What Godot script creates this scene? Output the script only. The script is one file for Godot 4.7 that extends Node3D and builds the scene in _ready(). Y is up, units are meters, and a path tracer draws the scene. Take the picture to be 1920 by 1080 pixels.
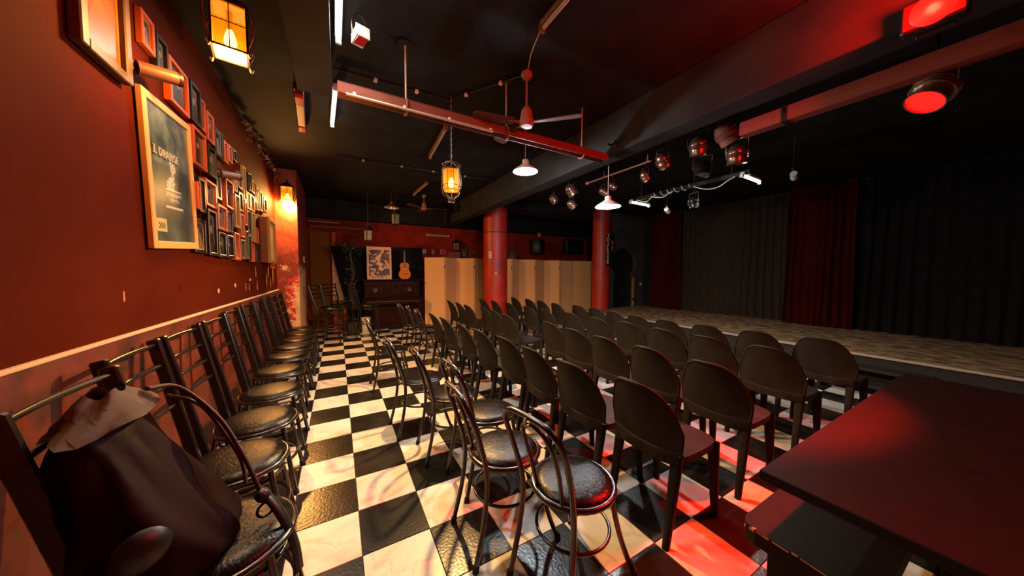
extends Node3D
# A small theatre bar: checkered floor, rows of chairs facing a low stage, photo wall at left.

const TILE := 0.33
const CEIL := 3.1
const WALL_X := -0.95
const BACK_Z := -7.1
const RIGHT_X := 8.15
const FRONT_Z := 3.0

var mats := {}
var names := {}
var rng := RandomNumberGenerator.new()

# ------------------------------------------------------------------ mesh builder
class MB:
	var v := PackedVector3Array()
	var n := PackedVector3Array()
	var uv := PackedVector2Array()
	var ix := PackedInt32Array()

	func vert(p: Vector3, nn: Vector3, u := Vector2.ZERO) -> int:
		v.append(p); n.append(nn); uv.append(u)
		return v.size() - 1

	func tri(a: int, b: int, c: int) -> void:
		var g := (v[b] - v[a]).cross(v[c] - v[a])
		if g.dot(n[a] + n[b] + n[c]) > 0.0:
			ix.append(a); ix.append(c); ix.append(b)
		else:
			ix.append(a); ix.append(b); ix.append(c)

	func quad(a: Vector3, b: Vector3, c: Vector3, d: Vector3, out: Vector3, ua := Vector2.ZERO, ub := Vector2(1, 0), uc := Vector2(1, 1), ud := Vector2(0, 1)) -> void:
		var g := (b - a).cross(c - a)
		if g.length() < 1e-12:
			g = (c - a).cross(d - a)
		g = g.normalized()
		if g.dot(out) < 0.0:
			g = -g
		var i := vert(a, g, ua)
		vert(b, g, ub); vert(c, g, uc); vert(d, g, ud)
		tri(i, i + 1, i + 2)
		tri(i, i + 2, i + 3)

	func tri3(a: Vector3, b: Vector3, c: Vector3, out: Vector3) -> void:
		var g := (b - a).cross(c - a).normalized()
		if g.dot(out) < 0.0:
			g = -g
		var i := vert(a, g)
		vert(b, g); vert(c, g)
		tri(i, i + 1, i + 2)

	func box(c: Vector3, s: Vector3, bs := Basis.IDENTITY, bev := 0.0) -> MB:
		var h := s * 0.5
		var b := minf(bev, minf(h.x, minf(h.y, h.z)) * 0.9)
		for ax in 3:
			var a1 := (ax + 1) % 3
			var a2 := (ax + 2) % 3
			for sg in [-1.0, 1.0]:
				var pts := []
				for k in [[-1.0, -1.0], [1.0, -1.0], [1.0, 1.0], [-1.0, 1.0]]:
					var p := Vector3.ZERO
					p[ax] = sg * h[ax]
					p[a1] = k[0] * (h[a1] - b)
					p[a2] = k[1] * (h[a2] - b)
					pts.append(c + bs * p)
				var o := Vector3.ZERO
				o[ax] = sg
				quad(pts[0], pts[1], pts[2], pts[3], bs * o)
		if b > 0.0:
			for ax in 3:
				var a1 := (ax + 1) % 3
				var a2 := (ax + 2) % 3
				for s1 in [-1.0, 1.0]:
					for s2 in [-1.0, 1.0]:
						var pts := []
						for k in [[-1.0, 0], [1.0, 0], [1.0, 1], [-1.0, 1]]:
							var p := Vector3.ZERO
							p[ax] = k[0] * (h[ax] - b)
							p[a1] = s1 * (h[a1] if k[1] == 0 else h[a1] - b)
							p[a2] = s2 * (h[a2] - b if k[1] == 0 else h[a2])
							pts.append(c + bs * p)
						var o := Vector3.ZERO
						o[a1] = s1
						o[a2] = s2
						quad(pts[0], pts[1], pts[2], pts[3], bs * o)
			for sx in [-1.0, 1.0]:
				for sy in [-1.0, 1.0]:
					for sz in [-1.0, 1.0]:
						var o := Vector3(sx, sy, sz)
						tri3(c + bs * Vector3(sx * h.x, sy * (h.y - b), sz * (h.z - b)), c + bs * Vector3(sx * (h.x - b), sy * h.y, sz * (h.z - b)), c + bs * Vector3(sx * (h.x - b), sy * (h.y - b), sz * h.z), bs * o)
		return self

	# box between two points (a bar), width w across and t thick
	func bar(a: Vector3, b: Vector3, w: float, t: float, bev := 0.0, up := Vector3.UP) -> MB:
		var d := (b - a)
		var l := d.length()
		var y := d / l
		if absf(y.dot(up)) > 0.98:
			up = Vector3.RIGHT
		var x := up.cross(y).normalized()
		var z := x.cross(y).normalized()
		return box((a + b) * 0.5, Vector3(w, l, t), Basis(x, y, z), bev)

	func tube(pts: PackedVector3Array, r: float, sides := 8, closed := false, flat := 1.0, r2 := -1.0) -> MB:
		var m := pts.size()
		var prev := Vector3.ZERO
		var base := v.size()
		for i in m:
			var t: Vector3
			if closed:
				t = (pts[(i + 1) % m] - pts[(i - 1 + m) % m]).normalized()
			elif i == 0:
				t = (pts[1] - pts[0]).normalized()
			elif i == m - 1:
				t = (pts[m - 1] - pts[m - 2]).normalized()
			else:
				t = (pts[i + 1] - pts[i - 1]).normalized()
			var u: Vector3
			if prev == Vector3.ZERO:
				u = t.cross(Vector3.UP if absf(t.y) < 0.9 else Vector3.RIGHT).normalized()
			else:
				u = (prev - t * prev.dot(t)).normalized()
			prev = u
			var w := t.cross(u).normalized()
			var rr := r
			if r2 >= 0.0:
				rr = lerpf(r, r2, float(i) / float(m - 1))
			for k in sides:
				var a := TAU * k / sides
				var nn := u * cos(a) + w * sin(a)
				vert(pts[i] + u * cos(a) * rr + w * sin(a) * rr * flat, nn, Vector2(float(k) / sides, float(i) / m))
		var segs := m if closed else m - 1
		for i in segs:
			var j := (i + 1) % m
			for k in sides:
				var k2 := (k + 1) % sides
				tri(base + i * sides + k, base + j * sides + k, base + j * sides + k2)
				tri(base + i * sides + k, base + j * sides + k2, base + i * sides + k2)
		if not closed:
			for e in [0, m - 1]:
				var out := (pts[0] - pts[1]).normalized() if e == 0 else (pts[m - 1] - pts[m - 2]).normalized()
				var c := vert(pts[e], out)
				var ring := []
				for k in sides:
					ring.append(vert(v[base + e * sides + k], out))
				for k in sides:
					tri(c, ring[k], ring[(k + 1) % sides])
		return self

	func ring(c: Vector3, rad: float, r: float, segs := 24, sides := 6, bs := Basis.IDENTITY) -> MB:
		var p := PackedVector3Array()
		for i in segs:
			var a := TAU * i / segs
			p.append(c + bs * Vector3(cos(a) * rad, 0, sin(a) * rad))
		return tube(p, r, sides, true)

	# profile: (radius, height) from bottom to top or along any path
	func lathe(prof: Array, segs := 20, xf := Transform3D.IDENTITY, smooth := true) -> MB:
		for i in prof.size() - 1:
			var p0: Vector2 = prof[i]
			var p1: Vector2 = prof[i + 1]
			var d := (p1 - p0)
			if d.length() < 1e-6:
				continue
			var nf := Vector2(d.y, -d.x).normalized()
			var n0 := nf
			var n1 := nf
			if smooth:
				if i > 0:
					var dp: Vector2 = p0 - prof[i - 1]
					var q := Vector2(dp.y, -dp.x).normalized()
					if q.dot(nf) > 0.5:
						n0 = (q + nf).normalized()
				if i < prof.size() - 2:
					var dn: Vector2 = prof[i + 2] - p1
					var q := Vector2(dn.y, -dn.x).normalized()
					if q.dot(nf) > 0.5:
						n1 = (q + nf).normalized()
			var base := v.size()
			for k in segs + 1:
				var a := TAU * k / segs
				var cs := cos(a)
				var sn := sin(a)
				vert(xf * Vector3(p0.x * cs, p0.y, p0.x * sn), (xf.basis * Vector3(n0.x * cs, n0.y, n0.x * sn)).normalized(), Vector2(float(k) / segs, p0.y))
				vert(xf * Vector3(p1.x * cs, p1.y, p1.x * sn), (xf.basis * Vector3(n1.x * cs, n1.y, n1.x * sn)).normalized(), Vector2(float(k) / segs, p1.y))
			for k in segs:
				var b := base + k * 2
				if p0.x > 1e-5:
					tri(b, b + 2, b + 3) if p1.x > 1e-5 else tri(b, b + 2, b + 1)
				if p1.x > 1e-5:
					tri(b, b + 3, b + 1)
		return self

	# patch of rows x cols points with smooth normals, out gives the side the normals face
	func patch(rows: Array, hint: Vector3, radial := false) -> MB:
		var base := v.size()
		var nr := rows.size()
		var nc: int = rows[0].size()
		for i in nr:
			for j in nc:
				var p: Vector3 = rows[i][j]
				var du: Vector3 = rows[mini(i + 1, nr - 1)][j] - rows[maxi(i - 1, 0)][j]
				var dv: Vector3 = rows[i][mini(j + 1, nc - 1)] - rows[i][maxi(j - 1, 0)]
				var nn := du.cross(dv)
				var o := p - hint if radial else hint
				nn = nn.normalized() if nn.length() > 1e-10 else o.normalized()
				if nn.dot(o) < 0.0:
					nn = -nn
				vert(p, nn, Vector2(float(j) / (nc - 1), float(i) / (nr - 1)))
		for i in nr - 1:
			for j in nc - 1:
				var a := base + i * nc + j
				tri(a, a + 1, a + nc + 1)
				tri(a, a + nc + 1, a + nc)
		return self

	# extruded outline in local XY, depth along local Z centred on 0
	func extrude(poly: PackedVector2Array, depth: float, xf := Transform3D.IDENTITY, smooth_sides := false) -> MB:
		var t := Geometry2D.triangulate_polygon(poly)
		for sg in [-1.0, 1.0]:
			var nn := (xf.basis * Vector3(0, 0, sg)).normalized()
			var base := v.size()
			for p in poly:
				vert(xf * Vector3(p.x, p.y, sg * depth * 0.5), nn, p)
			for k in range(0, t.size(), 3):
				tri(base + t[k], base + t[k + 1], base + t[k + 2])
		var cw := Geometry2D.is_polygon_clockwise(poly)
		var m := poly.size()
		for i in m:
			var a := poly[i]
			var b := poly[(i + 1) % m]
			var d := b - a
			var o := Vector2(d.y, -d.x).normalized() * (-1.0 if cw else 1.0)
			var o3 := xf.basis * Vector3(o.x, o.y, 0)
			quad(xf * Vector3(a.x, a.y, -depth * 0.5), xf * Vector3(b.x, b.y, -depth * 0.5), xf * Vector3(b.x, b.y, depth * 0.5), xf * Vector3(a.x, a.y, depth * 0.5), o3)
		return self

	func mesh() -> ArrayMesh:
		var arr := []
		arr.resize(Mesh.ARRAY_MAX)
		arr[Mesh.ARRAY_VERTEX] = v
		arr[Mesh.ARRAY_NORMAL] = n
		arr[Mesh.ARRAY_TEX_UV] = uv
		arr[Mesh.ARRAY_INDEX] = ix
		var m := ArrayMesh.new()
		m.add_surface_from_arrays(Mesh.PRIMITIVE_TRIANGLES, arr)
		return m

# ------------------------------------------------------------------ node helpers
func numbered(called: String) -> String:
	if not names.has(called):
		names[called] = 0
		return called
	names[called] += 1
	return "%s_%03d" % [called, names[called]]

func obj(called: String, mb: MB, m: Material, parent: Node = null, label := "") -> MeshInstance3D:
	return inst(called, mb.mesh(), m, parent, label)

func inst(called: String, mesh: Mesh, m: Material, parent: Node = null, label := "") -> MeshInstance3D:
	var o := MeshInstance3D.new()
	o.mesh = mesh
	o.material_override = m
	if parent == null:
		o.name = numbered(called)
		add_child(o)
	else:
		o.name = called
		parent.add_child(o, true)
	if label != "":
		o.set_meta("label", label)
	return o

func thing(called: String, label: String, category: String, at := Vector3.ZERO, turn := 0.0, group := "") -> Node3D:
	var o := Node3D.new()
	o.name = numbered(called)
	add_child(o)
	o.position = at
	o.rotation.y = turn
	return tag(o, label, category, group)

func tag(o: Node, label: String, category: String, group := "") -> Node:
	o.set_meta("label", label)
	o.set_meta("category", category)
	if group != "":
		o.set_meta("group", group)
	return o

func struct(called: String, mb: MB, m: Material, label := "") -> MeshInstance3D:
	var o := obj(called, mb, m)
	o.set_meta("kind", "structure")
	if label != "":
		o.set_meta("label", label)
	return o

func dup(root: Node3D, at: Vector3, turn: float, label: String, group := "") -> Node3D:
	var base: String = root.name
	var r: Node3D = root.duplicate()
	r.name = numbered(base)
	add_child(r)
	r.position = at
	r.rotation.y = turn
	r.set_meta("label", label)
	if group != "":
		r.set_meta("group", group)
	return r

# ------------------------------------------------------------------ materials
func mat(key: String, col: Color, rough := 0.6, metal := 0.0) -> StandardMaterial3D:
	if mats.has(key):
		return mats[key]
	var m := StandardMaterial3D.new()
	m.albedo_color = col
	m.roughness = rough
	m.metallic = metal
	m.cull_mode = BaseMaterial3D.CULL_DISABLED
	mats[key] = m
	return m

func glow(key: String, col: Color, power: float) -> StandardMaterial3D:
	var m := mat(key, col, 0.4)
	m.emission_enabled = true
	m.emission = col
	m.emission_energy_multiplier = power
	return m

func seamless(freq: float, seed_: int, size := 256, kind := FastNoiseLite.TYPE_SIMPLEX_SMOOTH, oct := 4, warp := 0.0) -> Image:
	var f := FastNoiseLite.new()
	f.seed = seed_
	f.noise_type = kind
	f.frequency = freq
	f.fractal_octaves = oct
	if kind == FastNoiseLite.TYPE_CELLULAR:
		f.cellular_return_type = FastNoiseLite.RETURN_DISTANCE2_SUB
		f.fractal_type = FastNoiseLite.FRACTAL_NONE
	if warp > 0.0:
		f.domain_warp_enabled = true
		f.domain_warp_amplitude = warp
		f.domain_warp_frequency = freq * 0.7
	return f.get_seamless_image(size, size)

# colour image from noise through a ramp of colours
func ramp_image(src: Image, cols: Array, stops: Array) -> Image:
	var g := Gradient.new()
	g.colors = PackedColorArray(cols)
	g.offsets = PackedFloat32Array(stops)
	var s := src.get_size()
	var im := Image.create(s.x, s.y, false, Image.FORMAT_RGB8)
	for y in s.y:
		for x in s.x:
			im.set_pixel(x, y, g.sample(src.get_pixel(x, y).r))
	return im

func tri_mat(key: String, im: Image, scale: float, rough: float, normal: Image = null, nscale := 1.0) -> StandardMaterial3D:
	var m := mat(key, Color.WHITE, rough)
	m.albedo_texture = ImageTexture.create_from_image(im)
	m.uv1_triplanar = true
	m.uv1_world_triplanar = true
	m.uv1_scale = Vector3.ONE * scale
	if normal != null:
		m.normal_enabled = true
		m.normal_texture = ImageTexture.create_from_image(normal)
		m.normal_scale = nscale
	return m

func normal_of(src: Image, strength: float) -> Image:
	var im: Image = src.duplicate()
	im.convert(Image.FORMAT_RGBA8)
	im.bump_map_to_normal_map(strength)
	return im

func img_mat(key: String, im: Image, rough := 0.5) -> StandardMaterial3D:
	var m := mat(key, Color.WHITE, rough)
	m.albedo_texture = ImageTexture.create_from_image(im)
	return m

func arc(pts: Array, steps := 6) -> PackedVector3Array:
	# smooth curve through points
	var c := Curve3D.new()
	for i in pts.size():
		var a: Vector3 = pts[maxi(i - 1, 0)]
		var b: Vector3 = pts[mini(i + 1, pts.size() - 1)]
		var t := (b - a) / 6.0
		c.add_point(pts[i], -t, t)
	var out := PackedVector3Array()
	for i in pts.size() - 1:
		for k in steps:
			out.append(c.sample(i, float(k) / steps))
	out.append(pts[pts.size() - 1])
	return out

func V(x: float, y: float, z: float) -> Vector3:
	return Vector3(x, y, z)

const ORD := ["first", "second", "third", "fourth", "fifth", "sixth", "seventh", "eighth", "ninth", "tenth", "eleventh", "twelfth", "thirteenth", "fourteenth"]

# ================================================================== scene
func _ready() -> void:
	rng.seed = 7
	camera_and_light()
	make_materials()
	room()
	stage()
	left_wall()
	back_area()
	seating()
	ceiling_things()
	stage_lights()
	table_and_bag()

func camera_and_light() -> void:
	var cam := Camera3D.new()
	cam.name = "camera"
	cam.fov = rad_to_deg(2.0 * atan(540.0 / 574.94))
	cam.position = V(-0.0788, 1.3962, 1.6132)
	cam.rotation = V(-0.0499, -0.518, 0.0035)
	cam.near = 0.02
	add_child(cam)
	cam.current = true
	var env := Environment.new()
	env.background_mode = Environment.BG_COLOR
	env.background_color = Color(0, 0, 0)
	env.tonemap_mode = Environment.TONE_MAPPER_LINEAR
	env.tonemap_exposure = 1.0
	env.sdfgi_enabled = true
	env.ssao_enabled = true
	env.ssil_enabled = true
	var we := WorldEnvironment.new()
	we.name = "environment"
	we.environment = env
	add_child(we)

func omni(parent: Node, at: Vector3, col: Color, e: float, size := 0.04) -> void:
	var l := OmniLight3D.new()
	l.name = "light"
	l.light_color = col
	l.light_energy = e
	l.omni_range = 14.0
	l.omni_attenuation = 2.0
	l.light_size = size
	l.shadow_enabled = true
	parent.add_child(l, true)
	l.position = at

func area(parent: Node, at: Vector3, dir: Vector3, along: Vector3, size: Vector2, col: Color, e: float) -> void:
	var l := AreaLight3D.new()
	l.name = "light"
	l.light_color = col
	l.light_energy = e
	l.area_size = size
	l.area_range = 14.0
	l.area_attenuation = 2.0
	l.area_normalize_energy = true
	l.shadow_enabled = true
	parent.add_child(l, true)
	var z := -dir.normalized()
	var x := along.normalized()
	l.transform = Transform3D(Basis(x, z.cross(x), z), at)

func spot(parent: Node, at: Vector3, to: Vector3, col: Color, e: float, angle: float, size := 0.06, soft := 0.6) -> void:
	var l := SpotLight3D.new()
	l.name = "light"
	l.light_color = col
	l.light_energy = e
	l.spot_range = 14.0
	l.spot_attenuation = 2.0
	l.spot_angle = angle
	l.spot_angle_attenuation = soft
	l.light_size = size
	l.shadow_enabled = true
	parent.add_child(l, true)
	l.look_at_from_position(at, to, Vector3.RIGHT if absf((to - at).normalized().y) > 0.98 else Vector3.UP)

func make_materials() -> void:
	# floor marble
	for k in 2:
		var im := seamless(0.006, 11 + k, 512, FastNoiseLite.TYPE_SIMPLEX_SMOOTH, 5, 40.0)
		tri_mat("white_tile_%d" % k, ramp_image(im, [Color(0.74, 0.69, 0.61), Color(0.82, 0.78, 0.70), Color(0.87, 0.835, 0.76), Color(0.80, 0.755, 0.675), Color(0.87, 0.835, 0.765)], [0.0, 0.3, 0.46, 0.52, 0.6]), 0.61 + 0.13 * k, 0.34)
		var ib := seamless(0.012, 31 + k, 256, FastNoiseLite.TYPE_SIMPLEX_SMOOTH, 5)
		var nb := normal_of(seamless(0.11, 41 + k, 512, FastNoiseLite.TYPE_SIMPLEX_SMOOTH, 3), 1.6)
		tri_mat("black_tile_%d" % k, ramp_image(ib, [Color(0.09, 0.08, 0.065), Color(0.13, 0.12, 0.10), Color(0.18, 0.165, 0.14)], [0.2, 0.55, 0.85]), 0.9 + 0.2 * k, 0.26, nb, 0.16)
	var stain := seamless(0.012, 77, 256, FastNoiseLite.TYPE_SIMPLEX_SMOOTH, 4, 20.0)
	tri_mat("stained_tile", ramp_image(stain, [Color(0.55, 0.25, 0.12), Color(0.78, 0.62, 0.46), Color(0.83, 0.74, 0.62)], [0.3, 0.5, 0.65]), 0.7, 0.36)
	mat("grout", Color(0.20, 0.17, 0.14), 0.9)
	var pl := seamless(0.02, 5, 256)
	tri_mat("ceiling_paint", ramp_image(pl, [Color(0.11, 0.108, 0.106), Color(0.145, 0.14, 0.135)], [0.2, 0.8]), 0.4, 0.75)
	tri_mat("beam_paint", ramp_image(pl, [Color(0.17, 0.16, 0.155), Color(0.20, 0.19, 0.18)], [0.2, 0.8]), 0.4, 0.7)
	tri_mat("red_wall", ramp_image(seamless(0.015, 6, 256), [Color(0.44, 0.115, 0.06), Color(0.53, 0.145, 0.075)], [0.25, 0.75]), 0.5, 0.7)
	tri_mat("red_pillar", ramp_image(seamless(0.015, 8, 256), [Color(0.60, 0.13, 0.07), Color(0.69, 0.165, 0.085)], [0.25, 0.75]), 0.5, 0.45)
	tri_mat("black_wall", ramp_image(pl, [Color(0.13, 0.13, 0.12), Color(0.17, 0.165, 0.15)], [0.2, 0.8]), 0.5, 0.8)
	tri_mat("arch_wall", ramp_image(pl, [Color(0.23, 0.21, 0.19), Color(0.27, 0.25, 0.225)], [0.2, 0.8]), 0.5, 0.8)
	mat("plaster", Color(0.78, 0.66, 0.52), 0.9)
	# furniture
	var grain := seamless(0.03, 21, 256, FastNoiseLite.TYPE_SIMPLEX_SMOOTH, 3)
	grain.resize(256, 32); grain.resize(256, 256, Image.INTERPOLATE_BILINEAR)
	var pn := normal_of(seamless(0.12, 22, 256, FastNoiseLite.TYPE_SIMPLEX_SMOOTH, 2), 0.6)
	var cp := tri_mat("chair_plastic", ramp_image(seamless(0.02, 23, 128), [Color(0.14, 0.126, 0.112), Color(0.17, 0.152, 0.134)], [0.2, 0.8]), 2.0, 0.55, pn, 0.25)
	cp.uv1_world_triplanar = false
	mat("tube_metal", Color(0.075, 0.06, 0.055), 0.28, 0.0).clearcoat_enabled = true
	mats["tube_metal"].clearcoat = 0.6
	mats["tube_metal"].clearcoat_roughness = 0.2
	mat("chrome_edge", Color(0.10, 0.09, 0.085), 0.2, 0.3)
	var crackle := seamless(0.03, 51, 256, FastNoiseLite.TYPE_CELLULAR)
	tri_mat("vinyl", ramp_image(crackle, [Color(0.13, 0.105, 0.085), Color(0.055, 0.05, 0.045), Color(0.05, 0.046, 0.042)], [0.0, 0.12, 1.0]), 2.2, 0.27, normal_of(seamless(0.07, 52, 512, FastNoiseLite.TYPE_SIMPLEX_SMOOTH, 4, 30.0), 2.4), 0.7).metallic_specular = 0.35
	mat("rubber", Color(0.06, 0.055, 0.05), 0.8)
	mat("cable_tie", Color(0.80, 0.76, 0.70), 0.5)
	var wood_im := ramp_image(grain, [Color(0.06, 0.034, 0.02), Color(0.095, 0.048, 0.028), Color(0.075, 0.04, 0.023)], [0.2, 0.55, 0.8])
	tri_mat("table_wood", wood_im, 1.1, 0.5).metallic_specular = 0.25
	tri_mat("piano_wood", ramp_image(grain, [Color(0.13, 0.055, 0.035), Color(0.19, 0.08, 0.05)], [0.2, 0.8]), 0.9, 0.32)
	mat("bare_wood", Color(0.62, 0.42, 0.24), 0.75)
	for k in 4:
		var sg := seamless(0.02, 60 + k, 256, FastNoiseLite.TYPE_SIMPLEX_SMOOTH, 4)
		tri_mat("stage_board_%d" % k, ramp_image(sg, [Color(0.34, 0.27, 0.19), Color(0.55, 0.455, 0.335), Color(0.66, 0.55, 0.42)], [0.2, 0.5 + 0.06 * k, 0.9]), 0.8, 0.55)
	mat("stage_black", Color(0.07, 0.065, 0.06), 0.7)
	mat("edge_strip", Color(0.68, 0.66, 0.60), 0.4, 0.4)
	var wv := normal_of(seamless(0.1, 91, 128), 0.8)
	tri_mat("curtain_red", ramp_image(seamless(0.03, 92, 128), [Color(0.205, 0.03, 0.024), Color(0.26, 0.04, 0.03)], [0.2, 0.8]), 2.0, 0.95, wv, 0.3)
	tri_mat("curtain_brown", ramp_image(seamless(0.03, 93, 128), [Color(0.19, 0.16, 0.13), Color(0.23, 0.195, 0.16)], [0.2, 0.8]), 2.0, 0.95, wv, 0.3)
	tri_mat("curtain_black", ramp_image(seamless(0.03, 94, 128), [Color(0.085, 0.075, 0.085), Color(0.11, 0.10, 0.105)], [0.2, 0.8]), 2.0, 0.95, wv, 0.3)
	mat("screen_panel", Color(0.88, 0.68, 0.45), 0.55)
	mat("screen_edge", Color(0.55, 0.42, 0.28), 0.6)
	mat("iron", Color(0.14, 0.11, 0.09), 0.5, 0.2)
	mat("brass_iron", Color(0.36, 0.26, 0.15), 0.4, 0.6)
	mat("white_enamel", Color(0.88, 0.88, 0.86), 0.3)
	mat("copper", Color(0.50, 0.27, 0.16), 0.35, 0.5)
	mat("profile_paint", Color(0.47, 0.28, 0.235), 0.65)
	mat("fan_paint", Color(0.58, 0.36, 0.30), 0.5)
	mat("wood_blade", Color(0.33, 0.19, 0.14), 0.55)
	mat("white_plastic", Color(0.80, 0.79, 0.76), 0.45)
	mat("dim_tube", Color(0.62, 0.57, 0.50), 0.35)
	mat("black_plastic", Color(0.075, 0.07, 0.065), 0.5)
	mat("can_metal", Color(0.54, 0.44, 0.38), 0.24, 0.85)
	mat("can_dark", Color(0.12, 0.10, 0.095), 0.35, 0.5)
	mat("red_gel", Color(0.62, 0.05, 0.035), 0.25)
	mat("lens", Color(0.35, 0.33, 0.32), 0.08, 0.4)
	glow("tube_lit", Color(1.0, 0.98, 0.94), 9.0)
	glow("bulb_white", Color(1.0, 0.98, 0.95), 10.0)
	glow("bulb_warm", Color(1.0, 0.78, 0.36), 22.0)
	glow("red_lens", Color(1.0, 0.05, 0.03), 5.0)
	var ag := glow("amber_glass", Color(1.0, 0.60, 0.03), 0.6)
	ag.transparency = BaseMaterial3D.TRANSPARENCY_ALPHA
	ag.albedo_color = Color(1.0, 0.62, 0.10, 0.4)
	ag.roughness = 0.25
	var dg := mat("dull_glass", Color(0.55, 0.50, 0.42, 0.8), 0.3)
	dg.transparency = BaseMaterial3D.TRANSPARENCY_ALPHA
	mat("frame_orange", Color(0.66, 0.27, 0.09), 0.4)
	mat("frame_black", Color(0.085, 0.07, 0.06), 0.35)
	mat("frame_gold", Color(0.58, 0.40, 0.17), 0.5)
	mat("frame_brown", Color(0.34, 0.26, 0.15), 0.45)
	mat("frame_pink", Color(0.74, 0.36, 0.24), 0.45)
	mat("pine", Color(0.80, 0.60, 0.34), 0.5)
	mat("door_olive", Color(0.45, 0.27, 0.03), 0.7)
	mat("orange_trim", Color(0.70, 0.35, 0.16), 0.6)
	mat("cloth_black", Color(0.10, 0.10, 0.105), 0.9)
	mat("leaf_dark", Color(0.12, 0.13, 0.06), 0.5)
	mat("leaf_dry", Color(0.36, 0.22, 0.13), 0.7)
	mat("stem", Color(0.26, 0.22, 0.12), 0.8)
	mat("tinsel", Color(0.75, 0.72, 0.62), 0.15, 0.9)
	mat("guitar_top", Color(0.78, 0.46, 0.13), 0.6).metallic_specular = 0.2
	mat("guitar_dark", Color(0.20, 0.10, 0.05), 0.35)
	mat("bag_red", Color(0.10, 0.018, 0.015), 0.6)
	mat("bag_black", Color(0.055, 0.045, 0.042), 0.45)
	mat("bag_grey", Color(0.30, 0.26, 0.235), 0.85)
	mat("strap", Color(0.20, 0.085, 0.065), 0.55)
	mat("cream_letter", Color(0.90, 0.78, 0.58), 0.5)
	mat("red_letter", Color(0.72, 0.26, 0.20), 0.5)
	mat("sign_black", Color(0.06, 0.055, 0.055), 0.5)
	mat("poster_white", Color(0.62, 0.62, 0.57), 0.6)
	mat("paper", Color(0.80, 0.74, 0.64), 0.7)
	mat("cable_white", Color(0.72, 0.70, 0.62), 0.5)
	mat("lamp_cream", Color(0.42, 0.25, 0.17), 0.45)
	glow("frosted_glass", Color(1.0, 0.86, 0.52), 2.6)
	for k in ["wood_blade", "piano_wood", "fan_paint", "profile_paint", "chair_plastic", "ceiling_paint", "beam_paint", "red_wall", "black_wall", "curtain_red", "curtain_brown", "curtain_black", "door_olive", "bag_red", "cloth_black", "orange_trim", "screen_panel"]:
		mats[k].metallic_specular = 0.2

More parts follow.
